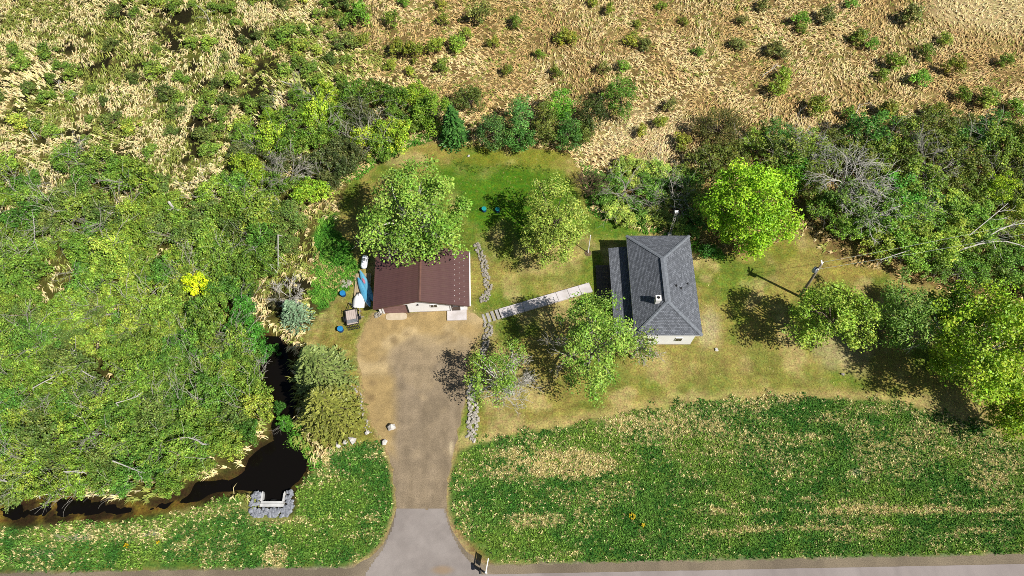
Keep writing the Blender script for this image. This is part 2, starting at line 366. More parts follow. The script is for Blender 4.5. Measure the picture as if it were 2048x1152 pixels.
def ground_color(x, y):
    px, py = PXY(x, y)
    n1 = fbm(x, y, 7.0, 4, 3); n2 = fbm(x, y, 1.6, 4, 8); n3 = fbm(x, y, 0.6, 2, 9)
    left = 1 - sstep(480, 860, px + (n1 - 0.5) * 500)
    c = mixc(c3(138, 116, 70), c3(84, 82, 36), left)
    c = mixc(c, c3(172, 156, 94), sstep(0.5, 0.7, n2) * 0.7)
    c = mixc(c, c3(104, 112, 44), sstep(0.52, 0.66, n1) * (0.15 + 0.45 * left))
    wet = sstep(0.56, 0.68, fbm(x, y, 3.0, 4, 61)) * left
    c = mixc(c, c3(34, 31, 15), wet * 0.9)
    pale = 1 - sstep(-3.5, 1.5, sdf(MARSH_PALE, x, y) + (n2 - 0.5) * 7); c = mixc(c, c3(198, 178, 130), pale * 0.8)
    pale = 1 - sstep(-1.5, 2.0, sdf(CORNER_PALE, x, y) + (n2 - 0.5) * 4); c = mixc(c, c3(206, 186, 134), pale * 0.8)
    th = 1 - sstep(-1, 2.5, sdf(THICKET, x, y)); c = mixc(c, c3(88, 86, 38), th * 0.7)
    # meadow beside the ditch
    dd = np.minimum(sdf(DITCH_R, x, y), sdf(DITCH_L, x, y)); dd = dd + (n2 - 0.5) * 0.8
    t = ditch_tan(x, y)
    dc = mixc(mixc(c3(72, 112, 40), c3(100, 130, 50), sstep(0.4, 0.65, n2)), c3(190, 170, 108), t * 0.9)
    def patch(cx, cy, rx, ry, col, s=0.8):
        nonlocal dc
        d = np.sqrt(((px - cx) / rx) ** 2 + ((py - cy) / ry) ** 2) + (n2 - 0.5) * 1.8
        dc = mixc(dc, c3(*col), s * (1 - sstep(0.4, 1.0, d)))
    patch(1712, 944, 22, 10, (206, 196, 178)); patch(1728, 962, 22, 8, (196, 184, 164)); patch(140, 1076, 60, 12, (176, 172, 156)); patch(300, 1068, 20, 8, (170, 166, 150))
    patch(90, 1105, 40, 8, (170, 162, 140)); patch(1050, 1050, 30, 12, (196, 170, 120)); patch(940, 1112, 40, 22, (128, 138, 40))
    c = mixc(c, dc, 1 - sstep(-0.3, 0.5, dd))
    south = 1 - sstep(-0.4, 0.4, y - road_y(x, 8.6)); c = mixc(c, c3(84, 112, 42), south)
    st = 1 - sstep(-0.4, 0.5, sdf(STRIP, x, y) + (n2 - 0.5) * 1.6); c = mixc(c, mixc(c3(84, 138, 44), c3(150, 152, 80), sstep(0.6, 0.7, n2) * 0.7), st)
    la = sdf(LAWN, x, y) + (n2 - 0.5) * 1.4
    c = mixc(c, lawn_color(x, y), 1 - sstep(-0.25, 0.35, la))
    # bare tracks round the drive, the apron and the road
    dv = np.minimum(sdf(DRIVE, x, y), sdf(APRON_SIDE, x, y)) + (n2 - 0.5) * 0.9
    c = mixc(c, c3(176, 154, 108), 0.9 * (1 - sstep(-0.1, 0.55, dv)))
    sh = y - road_y(x, 0.0); c = mixc(c, c3(150, 138, 116), (1 - sstep(-0.1, 0.35, sh + (n2 - 0.5) * 0.5)) * (1 - south))
    # mud and weed in the creek
    w = is_water(x, y) + (n2 - 0.5) * 1.2
    mud = 1 - sstep(0.0, 0.9, w); lw = 1 - sstep(330, 420, px)
    c = mixc(c, mixc(c3(58, 46, 24), c3(126, 104, 40), sstep(0.42, 0.6, n2) * (0.35 + 0.65 * lw)), mud)
    return c * (0.9 + 0.2 * n3)[..., None]
Cg = lin(np.clip(ground_color(X, Y), 0, 255)) / KLIT
nx_, ny_ = len(gx), len(gy)
ii = (np.arange(ny_ - 1)[:, None] * nx_ + np.arange(nx_ - 1)[None, :]).ravel()
Tg = np.concatenate([np.stack([ii, ii + 1, ii + nx_ + 1], 1), np.stack([ii, ii + nx_ + 1, ii + nx_], 1)])
def ground_mat():
    m, t, b = newmat('ground_soil_and_turf'); N = t.nodes; L = t.links
    at = N.new('ShaderNodeAttribute'); at.attribute_name = 'Col'
    tc = N.new('ShaderNodeTexCoord')
    n1 = N.new('ShaderNodeTexNoise'); n1.inputs['Scale'].default_value = 5.5; n1.inputs['Detail'].default_value = 5; n1.inputs['Roughness'].default_value = 0.72
    L.new(tc.outputs['Object'], n1.inputs['Vector'])
    mr = N.new('ShaderNodeMapRange'); mr.inputs[1].default_value = 0.32; mr.inputs[2].default_value = 0.68; mr.inputs[3].default_value = 0.5; mr.inputs[4].default_value = 1.5; L.new(n1.outputs[0], mr.inputs[0])
    mx = N.new('ShaderNodeMix'); mx.data_type = 'RGBA'; mx.blend_type = 'MULTIPLY'; mx.inputs[0].default_value = 1
    cb = N.new('ShaderNodeCombineColor'); [L.new(mr.outputs[0], cb.inputs[i]) for i in range(3)]
    L.new(at.outputs['Color'], mx.inputs[6]); L.new(cb.outputs[0], mx.inputs[7])
    hs = N.new('ShaderNodeHueSaturation'); n2 = N.new('ShaderNodeTexNoise'); n2.inputs['Scale'].default_value = 2.3; n2.inputs['Detail'].default_value = 6; L.new(tc.outputs['Object'], n2.inputs['Vector'])
    m2 = N.new('ShaderNodeMapRange'); m2.inputs[1].default_value = 0.35; m2.inputs[2].default_value = 0.65; m2.inputs[3].default_value = 0.475; m2.inputs[4].default_value = 0.525; L.new(n2.outputs[0], m2.inputs[0])
    L.new(m2.outputs[0], hs.inputs['Hue']); L.new(mx.outputs[2], hs.inputs['Color'])
    L.new(hs.outputs[0], b.inputs['Base Color']); b.inputs['Roughness'].default_value = 0.95; b.inputs['Specular IOR Level'].default_value = 0.1
    bp = N.new('ShaderNodeBump'); bp.inputs['Strength'].default_value = 0.6; bp.inputs['Distance'].default_value = 0.06
    L.new(n1.outputs[0], bp.inputs['Height']); L.new(bp.outputs[0], b.inputs['Normal'])
    return m
M['ground'] = ground_mat()
ground = link(bpy.data.objects.new('ground', tri_mesh('ground', np.stack([X, Y, Zg], 1), Tg, M['ground'], Cg, True)))
tag(ground, 'marsh, mown lawn and ditch meadow ground', kind='structure')

# ------------------------------------------------------------------ water, drive, apron, road
def wmat():
    m, t, b = newmat('dark_creek_water'); N = t.nodes; L = t.links
    b.inputs['Base Color'].default_value = (0.004, 0.0032, 0.0024, 1); b.inputs['Roughness'].default_value = 0.08; b.inputs['Specular IOR Level'].default_value = 0.15
    tc = N.new('ShaderNodeTexCoord'); n = N.new('ShaderNodeTexNoise'); n.inputs['Scale'].default_value = 1.5; L.new(tc.outputs['Object'], n.inputs['Vector'])
    bp = N.new('ShaderNodeBump'); bp.inputs['Strength'].default_value = 0.06; L.new(n.outputs[0], bp.inputs['Height']); L.new(bp.outputs[0], b.inputs['Normal'])
    return m
M['water'] = wmat()
def grid_sheet(name, poly, step, z, mat, colfn, pad=0.0, edge=0.25, seed=0, pad_edge=0.0):
    """an irregular-edged sheet over a polygon, cut from a fine grid whose rim follows the outline"""
    xs = [p[0] for p in poly]; ys = [p[1] for p in poly]
    ax = np.arange(min(xs) - 1, max(xs) + 1, step); ay = np.arange(min(ys) - 1, max(ys) + 1, step)
    gx_, gy_ = np.meshgrid(ax, ay); x = gx_.ravel(); y = gy_.ravel()
    d = sdf(poly, x, y) + (fbm(x, y, 0.9, 3, 90 + seed) - 0.5) * edge * 2
    n = len(ax); idx = (np.arange(len(ay) - 1)[:, None] * n + np.arange(n - 1)[None, :]).ravel()
    keep = (d[idx] < pad) | (d[idx + 1] < pad) | (d[idx + n] < pad) | (d[idx + n + 1] < pad)
    idx = idx[keep]
    T = np.concatenate([np.stack([idx, idx + 1, idx + n + 1], 1), np.stack([idx, idx + n + 1, idx + n], 1)])
    u, inv = np.unique(T.ravel(), return_inverse=True)
    zz = np.full(len(u), z) if np.isscalar(z) else z(x[u], y[u])
    zz = zz - pad_edge * sstep(pad - step, pad + step, d[u])
    me = tri_mesh(name, np.stack([x[u], y[u], zz], 1), inv.reshape(-1, 3), mat, None if colfn is None else colfn(x[u], y[u]), True)
    return link(bpy.data.objects.new(name, me))
tag(grid_sheet('creek', WATER, 0.4, -0.42, M['water'], None, 1.6, 0.1), 'dark still creek and pool below the thicket', kind='structure')
tag(grid_sheet('creek_channel', CHANNEL, 0.4, -0.425, M['water'], None, 1.2, 0.1), 'dark channel running up beside the conifer', kind='structure')
def gravel_color(x, y):
    px, py = PXY(x, y)
    n1 = fbm(x, y, 3.0, 4, 15); n2 = fbm(x, y, 0.7, 3, 16); ns = fbm(x * 2.2, y * 0.3, 1.2, 4, 18)
    g = sstep(-14, 14, px - 786 + (n1 - 0.5) * 30 - np.where(py < 700, (700 - py) * 1.6, 0)) * sstep(650, 740, py + (n1 - 0.5) * 50)
    g = np.maximum(g, sstep(880, 930, py))
    c = mixc(mixc(c3(184, 158, 108), c3(202, 178, 132), sstep(0.4, 0.65, n1)), mixc(c3(148, 132, 110), c3(160, 143, 120), sstep(0.3, 0.7, ns)), g * 0.92)
    c = mixc(c, c3(184, 162, 126), 0.4 * sstep(0.55, 0.72, n1) * g)
    c = mixc(c, c3(140, 118, 86), 0.35 * sstep(0.62, 0.76, fbm(x, y, 1.6, 3, 19)) * (1 - g))
    for cx, cy, r in ((788, 681, 10), (766, 717, 9), (744, 796, 8), (870, 880, 0)):
        if r: c = mixc(c, c3(128, 106, 74), 0.4 * (1 - sstep(0.2, 1.2, np.hypot(px - cx, py - cy) / r + (n2 - 0.5))))
    c = mixc(c, c3(216, 198, 160), 0.8 * (1 - sstep(0.3, 1.0, np.hypot((px - 902) / 7, (py - 895) / 18) + (n2 - 0.5))))
    return lin(np.clip(c * (0.88 + 0.24 * n2)[..., None], 0, 255)) / KLIT
def sheet_mat(name, amp, scale, bump, rough=0.95):
    m, t, b = newmat(name); N = t.nodes; L = t.links
    at = N.new('ShaderNodeAttribute'); at.attribute_name = 'Col'; tc = N.new('ShaderNodeTexCoord')
    n = N.new('ShaderNodeTexNoise'); n.inputs['Scale'].default_value = scale; n.inputs['Detail'].default_value = 4; n.inputs['Roughness'].default_value = 0.75; L.new(tc.outputs['Object'], n.inputs['Vector'])
    mr = N.new('ShaderNodeMapRange'); mr.inputs[1].default_value = 0.3; mr.inputs[2].default_value = 0.7; mr.inputs[3].default_value = 1 - amp; mr.inputs[4].default_value = 1 + amp; L.new(n.outputs[0], mr.inputs[0])
    cb = N.new('ShaderNodeCombineColor'); [L.new(mr.outputs[0], cb.inputs[i]) for i in range(3)]
    mx = N.new('ShaderNodeMix'); mx.data_type = 'RGBA'; mx.blend_type = 'MULTIPLY'; mx.inputs[0].default_value = 1
    L.new(at.outputs['Color'], mx.inputs[6]); L.new(cb.outputs[0], mx.inputs[7]); L.new(mx.outputs[2], b.inputs['Base Color'])
    b.inputs['Roughness'].default_value = rough; b.inputs['Specular IOR Level'].default_value = 0.15
    bp = N.new('ShaderNodeBump'); bp.inputs['Strength'].default_value = bump; bp.inputs['Distance'].default_value = 0.03; L.new(n.outputs[0], bp.inputs['Height']); L.new(bp.outputs[0], b.inputs['Normal'])
    return m
M['gravel'] = sheet_mat('gravel', 0.38, 11.0, 0.6); M['asphalt'] = sheet_mat('asphalt', 0.1, 12.0, 0.2, 0.9)
tag(grid_sheet('gravel_driveway', DRIVE, 0.14, 0.012, M['gravel'], gravel_color, 0.0, 0.28, 1, 0.02), 'tan and grey gravel driveway', kind='structure')
def asph(c1, c2, stain=None):
    def fn(x, y):
        n1 = fbm(x, y, 4.0, 4, 25); n2 = fbm(x, y, 0.5, 3, 26); px, py = PXY(x, y)
        c = mixc(c3(*c1), c3(*c2), sstep(0.35, 0.65, n1))
        if stain: c = mixc(c, c3(176, 146, 110), 0.6 * (1 - sstep(0.2, 1.1, np.hypot((px - 885) / 26, (py - 1140) / 10) + (n1 - 0.5))))
        return lin(np.clip(c * (0.94 + 0.12 * n2)[..., None], 0, 255)) / KLIT
    return fn
tag(grid_sheet('driveway_apron', APRON, 0.14, 0.02, M['asphalt'], asph((158, 149, 143), (170, 161, 155), True), 0.0, 0.05, 2), 'pale asphalt apron where the drive meets the road', kind='structure')
tag(grid_sheet('apron_shoulder', APRON_SIDE, 0.14, 0.006, M['gravel'], asph((134, 122, 104), (158, 144, 122)), 0.0, 0.2, 3, 0.02), 'grey-brown gravel verge round the apron', kind='structure')
def road_strip(name, o0, o1, z, fn, mat, step=1.0, jag=0.0):
    xs = np.concatenate([np.arange(-600, -90, 20), np.arange(-90, 90, step), np.arange(90, 601, 20)]); n = len(xs); k = 6
    V = []; 
    for j in range(k):
        o = o0 + (o1 - o0) * j / (k - 1)
        yy = road_y(xs, o)
        if j == 0: yy = yy + (fbm(xs, xs * 0, 0.7, 3, 33) - 0.5) * jag
        V.append(np.stack([xs, yy, np.full(n, z)], 1))
    V = np.concatenate(V); idx = (np.arange(k - 1)[:, None] * n + np.arange(n - 1)[None, :]).ravel()
    T = np.concatenate([np.stack([idx, idx + n + 1, idx + 1], 1), np.stack([idx, idx + n, idx + n + 1], 1)])
    o = link(bpy.data.objects.new(name, tri_mesh(name, V, T, mat, fn(V[:, 0], V[:, 1]), True)))
    return tag(o, None, kind='structure')
road_strip('road_shoulder', 0.0, 9.2, 0.004, asph((128, 116, 98), (150, 136, 114)), M['gravel'], 0.25, 0.5)
road_strip('road', 0.78, 8.2, 0.016, asph((160, 150, 146), (172, 162, 158)), M['asphalt'], 0.5, 0.06)

# ------------------------------------------------------------------ grass geometry
RNG = np.random.default_rng(7)
def srgb_jit(base, n, amt=0.12, rng=RNG):
    b = np.asarray(base, float) * np.ones((n, 3))
    j = 1 + (rng.random((n, 1)) - 0.5) * 2 * amt; h = 1 + (rng.random((n, 3)) - 0.5) * amt * 0.7
    return np.clip(b * j * h, 0, 255)
def blades(base, ang, length, rise, width, col, flop=0.6):
    """bent strips: base (N,3), heading, reach, height of the arch; three triangles each"""
    n = len(base); d = np.stack([np.cos(ang), np.sin(ang), np.zeros(n)], 1); s = np.stack([-np.sin(ang), np.cos(ang), np.zeros(n)], 1)
    w = width[:, None] / 2
    mid = base + d * (length * 0.45)[:, None]; mid[:, 2] += rise
    tip = base + d * length[:, None]; tip[:, 2] += rise * flop
    V = np.stack([base - s * w, base + s * w, mid - s * w * 0.8, mid + s * w * 0.8, tip], 1).reshape(-1, 3)
    i = np.arange(n) * 5
    T = np.concatenate([np.stack([i, i + 1, i + 3], 1), np.stack([i, i + 3, i + 2], 1), np.stack([i + 2, i + 3, i + 4], 1)])
    return V, T, np.repeat(col, 5, 0)
def spikes(base, ang, length, rise, width, col):
    n = len(base); d = np.stack([np.cos(ang), np.sin(ang), np.zeros(n)], 1); s = np.stack([-np.sin(ang), np.cos(ang), np.zeros(n)], 1)
    tip = base + d * length[:, None]; tip[:, 2] += rise
    V = np.stack([base - s * width[:, None] / 2, base + s * width[:, None] / 2, tip], 1).reshape(-1, 3)
    return V, np.arange(n * 3).reshape(-1, 3), np.repeat(col, 3, 0)
def merge(parts):
    V = []; T = []; C = []; o = 0
    for v, t, c in parts: V.append(v); T.append(t + o); C.append(c); o += len(v)
    return np.concatenate(V), np.concatenate(T), np.concatenate(C)
def jgrid(x0, x1, y0, y1, s, rng=RNG):
    ax = np.arange(x0, x1, s); ay = np.arange(y0, y1, s); gx_, gy_ = np.meshgrid(ax, ay)
    x = gx_.ravel() + (rng.random(gx_.size) - 0.5) * s * 1.1; y = gy_.ravel() + (rng.random(gx_.size) - 0.5) * s * 1.1
    return x, y
def seen(x, y, m=90):
    px, py = PXY(x, y); return (px > -m) & (px < 2048 + m) & (py > -m) & (py < 1152 + m)
NOT_MARSH_PAD = 0.2
def marsh_grass():
    x, y = jgrid(-78, 78, 8, 86, 0.44)
    k = seen(x, y); x, y = x[k], y[k]
    k = (sdf(LAWN, x, y) > 0.15) & (sdf(DITCH_R, x, y) > 0.2) & (sdf(DITCH_L, x, y) > 0.2) & (sdf(DRIVE, x, y) > 0.4) & (is_water(x, y) > 0.35) & (sdf(STRIP, x, y) > 0.1) & (y > 10)
    x, y = x[k], y[k]; px, py = PXY(x, y)
    left = 1 - sstep(560, 800, px + (fbm(x, y, 8, 3, 2) - 0.5) * 400)
    wet = fbm(x, y, 3.0, 4, 61); th = sdf(THICKET, x, y)
    pal = sdf(CORNER_PALE, x, y)
    k = (RNG.random(len(x)) < 0.6 + 0.4 * sstep(0.36, 0.52, fbm(x, y, 1.5, 3, 57))) & (RNG.random(len(x)) > left * sstep(0.53, 0.66, wet) * 0.72) & ((th > -1) | (py < 440) | (RNG.random(len(x)) < 0.4)) & ((pal > 0) | (RNG.random(len(x)) < 0.6))
    woods = (px > 1400) & (py > 290) & (py < 600)
    k &= ~woods | (RNG.random(len(x)) < 0.35)
    x, y, left, px, py = x[k], y[k], left[k], px[k], py[k]
    n = len(x); nb = 6
    z = ground_z(x, y)
    big = fbm(x, y, 2.4, 3, 52); size = (0.7 + 0.7 * big) * (0.8 + 0.45 * RNG.random(n)) * (1 + 0.15 * left)
    comb = -2.3 + (fbm(x, y, 9, 3, 50) - 0.5) * 5.0
    gr = fbm(x, y, 4.5, 4, 54)
    tc = mixc(c3(226, 204, 148), c3(206, 178, 120), sstep(0.4, 0.62, fbm(x, y, 5, 3, 55)))
    tc = mixc(tc, c3(236, 222, 166), left * 0.8)
    rt = sstep(900, 1250, px + (gr - 0.5) * 300); green = (0.12 - 0.08 * rt) + (np.clip(sstep(0.46, 0.6, gr), 0, 1) * (0.4 + 0.3 * left) * (1 - 0.7 * rt))
    green = (RNG.random(n) < green).astype(float)
    tc = mixc(tc, c3(136, 150, 62), green * 0.85)
    pale = 1 - sstep(-3, 1.5, sdf(MARSH_PALE, x, y) + (fbm(x, y, 2, 3, 58) - 0.5) * 6); tc = mixc(tc, c3(228, 210, 162), pale * 0.7)
    pc = 1 - sstep(-2, 2, sdf(CORNER_PALE, x, y)); tc = mixc(tc, c3(232, 214, 162), pc * 0.9)
    r = lambda a, b: a + (b - a) * RNG.random(n * nb)
    bx = np.repeat(x, nb) + r(-0.1, 0.1); by = np.repeat(y, nb) + r(-0.1, 0.1); bz = np.repeat(z, nb) - 0.03
    S = np.repeat(size, nb)
    ang = np.repeat(comb, nb) + r(-0.75, 0.75) + np.where(RNG.random(n * nb) < 0.1, math.pi, 0)
    col = np.repeat(tc, nb, 0) * (0.82 + 0.34 * RNG.random((n * nb, 1))) * (0.95 + 0.1 * RNG.random((n * nb, 3)))
    V, T, C = blades(np.stack([bx, by, bz], 1), ang, S * r(0.3, 0.7), S * r(0.1, 0.34) * np.repeat(1 + 0.5 * left, nb), r(0.07, 0.15), lin(np.clip(col, 0, 255)) / 1.1, 0.45)
    o = link(bpy.data.objects.new('marsh_grass', tri_mesh('marsh_grass', V, T, M['grass'], C)))
    tag(o, 'dry straw-coloured tussock grass covering the marsh', 'grass', kind='stuff')
    print('marsh tussocks', n, 'tris', len(T))
marsh_grass()
def meadow_grass():
    x, y = jgrid(-52, 54, 3.6, 24, 0.2)
    k = seen(x, y, 60); x, y = x[k], y[k]
    d = np.minimum(sdf(DITCH_R, x, y), sdf(DITCH_L, x, y)) + (fbm(x, y, 1.2, 3, 8) - 0.5) * 2.2 + 0.3 * RNG.random(len(x))
    k = (d < 0.05) & (sdf(APRON_SIDE, x, y) > 0.25) & (sdf(DRIVE, x, y) > 0.35) & (is_water(x, y) > 0.3) & (y > road_y(x, -0.15))
    hx, hy = W(546, 1006); k &= ~((np.abs(x - hx) < 2.0) & (np.abs(y - hy) < 1.6))
    px, py = PXY(x, y); k &= ~((np.hypot((px - 945) / 40, (py - 1108) / 26) < 1) & (RNG.random(len(x)) < 0.9))
    x, y = x[k], y[k]; n = len(x); nb = 5
    t = ditch_tan(x, y); z = ground_z(x, y); px, py = PXY(x, y)
    m = fbm(x, y, 1.1, 3, 83); big = fbm(x, y, 5, 3, 84)
    tc = mixc(c3(58, 110, 38), c3(104, 146, 58), sstep(0.35, 0.68, m))
    tc = mixc(tc, c3(140, 166, 62), 0.6 * sstep(0.5, 0.66, big))
    straw = (RNG.random(n) < t * 0.72 + 0.07).astype(float)
    tc = mixc(tc, c3(218, 202, 144), straw)
    r = lambda a, b: a + (b - a) * RNG.random(n * nb)
    size = np.repeat((0.65 + 0.8 * m) * np.where(straw > 0, 0.8, 1.0), nb)
    base = np.stack([np.repeat(x, nb) + r(-0.1, 0.1), np.repeat(y, nb) + r(-0.1, 0.1), np.repeat(z, nb) - 0.02], 1)
    col = np.repeat(tc, nb, 0) * (0.75 + 0.5 * RNG.random((n * nb, 1)))
    V, T, C = spikes(base, r(0, 6.283), size * r(0.06, 0.26), size * r(0.1, 0.3), r(0.07, 0.15), lin(np.clip(col, 0, 255)) / 1.15)
    tag(link(bpy.data.objects.new('ditch_grass', tri_mesh('ditch_grass', V, T, M['grass'], C))), 'dark green weedy grass mixed with straw beside the road', 'grass', kind='stuff')
    print('meadow', n)
meadow_grass()
def tall_strip():
    polys = [STRIP, G([(690, 345), (740, 310), (800, 285), (862, 262), (872, 280), (830, 292), (780, 312), (735, 345), (700, 372), (684, 366)]),
             G([(1158, 330), (1185, 335), (1215, 360), (1240, 400), (1300, 430), (1380, 470), (1330, 472), (1262, 455), (1180, 425), (1165, 380)]),
             G([(905, 322), (960, 332), (1010, 327), (1060, 330), (1110, 336), (1128, 352), (1100, 345), (1050, 340), (1000, 338), (950, 345), (910, 338)]),
             G([(560, 860), (600, 850), (625, 890), (640, 930), (618, 950), (612, 915), (596, 890), (572, 884)]),
             G([(1385, 484), (1440, 500), (1445, 520), (1415, 512), (1386, 500)])]
    P = []
    for qi, q in enumerate(polys):
        xs = [p[0] for p in q]; ys = [p[1] for p in q]
        x, y = jgrid(min(xs) - 1, max(xs) + 1, min(ys) - 1, max(ys) + 1, 0.2)
        k = sdf(q, x, y) + (fbm(x, y, 1.2, 3, 101) - 0.5) * 1.6 < 0.05
        if qi == 3: k &= RNG.random(len(x)) < 0.45
        x, y = x[k], y[k]; n = len(x); nb = 6; m = fbm(x, y, 1.5, 3, 102)
        tc = mixc(c3(82, 144, 44), c3(130, 180, 66), sstep(0.35, 0.65, m))
        if qi == 3: tc = tc * 0 + c3(92, 118, 36)
        tc = mixc(tc, c3(188, 172, 112), (RNG.random(n) < 0.45 * sstep(0.6, 0.68, fbm(x, y, 2.2, 3, 103))).astype(float) * (qi in (0, 4)))
        r = lambda a, b: a + (b - a) * RNG.random(n * nb)
        base = np.stack([np.repeat(x, nb) + r(-0.1, 0.1), np.repeat(y, nb) + r(-0.1, 0.1), np.repeat(ground_z(x, y), nb) - 0.02], 1)
        col = np.repeat(tc, nb, 0) * (0.8 + 0.4 * RNG.random((n * nb, 1)))
        sc = 0.55 if qi == 3 else 1.0
        P.append(spikes(base, r(0, 6.283), sc * r(0.1, 0.3), sc * r(0.15, 0.45), r(0.06, 0.13), lin(np.clip(col, 0, 255)) / 1.1))
    V, T, C = merge(P)
    tag(link(bpy.data.objects.new('tall_grass', tri_mesh('tall_grass', V, T, M['grass'], C))), 'tall lush green grass along the lawn edges', 'grass', kind='stuff')
tall_strip()
def lawn_tufts():
    """short uneven turf so that the mown grass is not a flat sheet"""
    x, y = jgrid(-28, 52, 12, 62, 0.22)
    k = (sdf(LAWN, x, y) < -0.05) & (sdf(DRIVE, x, y) > 0.3) & (sdf(APRON_SIDE, x, y) > 0.2) & seen(x, y, 20)
    k &= RNG.random(len(x)) < 0.25 + 0.75 * sstep(0.38, 0.62, fbm(x, y, 1.4, 3, 110))
    hp = G([(1185, 500), (1262, 500), (1262, 480), (1370, 480), (1378, 690), (1270, 690), (1225, 680), (1190, 610)]); k &= sdf(hp, x, y) > 0.1
    gp = G([(758, 520), (928, 520), (932, 640), (758, 640)]); k &= sdf(gp, x, y) > 0.1
    x, y = x[k], y[k]; n = len(x); nb = 3
    c = lawn_color(x, y) * (0.9 + 0.3 * RNG.random((n, 1)))
    sel = RNG.random(n); c[sel < 0.02] = (240, 226, 150)
    c[(sel > 0.012) & (sel < 0.12)] = (196, 182, 110)
    r = lambda a, b: a + (b - a) * RNG.random(n * nb)
    base = np.stack([np.repeat(x, nb) + r(-0.1, 0.1), np.repeat(y, nb) + r(-0.1, 0.1), np.repeat(ground_z(x, y), nb) - 0.01], 1)
    V, T, C = spikes(base, r(0, 6.283), r(0.06, 0.16), r(0.03, 0.09), r(0.04, 0.09), lin(np.clip(np.repeat(c, nb, 0), 0, 255)) / 1.5)
    tag(link(bpy.data.objects.new('lawn_grass', tri_mesh('lawn_grass', V, T, M['grass'], C))), 'short yellow-green mown lawn grass', 'grass', kind='stuff')
    print('lawn', n)
lawn_tufts()

# ------------------------------------------------------------------ garage
def seg(p, q, t): return (p[0] + (q[0] - p[0]) * t, p[1] + (q[1] - p[1]) * t)
def stone_mesh(seed, mat, flat=0.6):
    """an angular stone: a jittered twelve-corner solid of twenty faces"""
    rg = random.Random(seed); ph = (1 + 5 ** 0.5) / 2
    v = [(-1, ph, 0), (1, ph, 0), (-1, -ph, 0), (1, -ph, 0), (0, -1, ph), (0, 1, ph), (0, -1, -ph), (0, 1, -ph), (ph, 0, -1), (ph, 0, 1), (-ph, 0, -1), (-ph, 0, 1)]
    f = [(0, 11, 5), (0, 5, 1), (0, 1, 7), (0, 7, 10), (0, 10, 11), (1, 5, 9), (5, 11, 4), (11, 10, 2), (10, 7, 6), (7, 1, 8), (3, 9, 4), (3, 4, 2), (3, 2, 6), (3, 6, 8), (3, 8, 9), (4, 9, 5), (2, 4, 11), (6, 2, 10), (8, 6, 7), (9, 8, 1)]
    vv = []
    for a, b, c in v:
        k = rg.uniform(0.38, 0.62); vv.append((a * k * 0.53, b * k * 0.53 * rg.uniform(0.7, 1.0), max(-0.25, c * k * 0.53 * flat)))
    m = MB().add(vv, f); return m.mesh('stone', mat)
STONES = {k: [stone_mesh(i * 7 + 3 + 100 * j, M[k], 0.62) for i in range(6)] for j, k in enumerate(('rock', 'rock_white', 'riprap'))}
SRG = random.Random(11)
def put_stone(parent, x, y, z, size, kind='rock', name='stone'):
    o = bpy.data.objects.new(name, SRG.choice(STONES[kind])); COL.objects.link(o)
    o.parent = parent; o.location = (x, y, z + size * 0.12)
    s = size; o.scale = (s * SRG.uniform(0.85, 1.25), s * SRG.uniform(0.85, 1.2), s * SRG.uniform(0.8, 1.1)); o.rotation_euler = (SRG.uniform(-0.3, 0.3), SRG.uniform(-0.3, 0.3), SRG.uniform(0, 6.28))
    return o
def wall_box(name, p, q, z0, z1, th, mat, parent):
    """upright slab along p-q, th thick to its left"""
    dx, dy = q[0] - p[0], q[1] - p[1]; l = math.hypot(dx, dy); nx, ny = -dy / l * th, dx / l * th
    return MB().prism([p, q, (q[0] + nx, q[1] + ny), (p[0] + nx, p[1] + ny)], z0, z1).build(name, mat, parent)

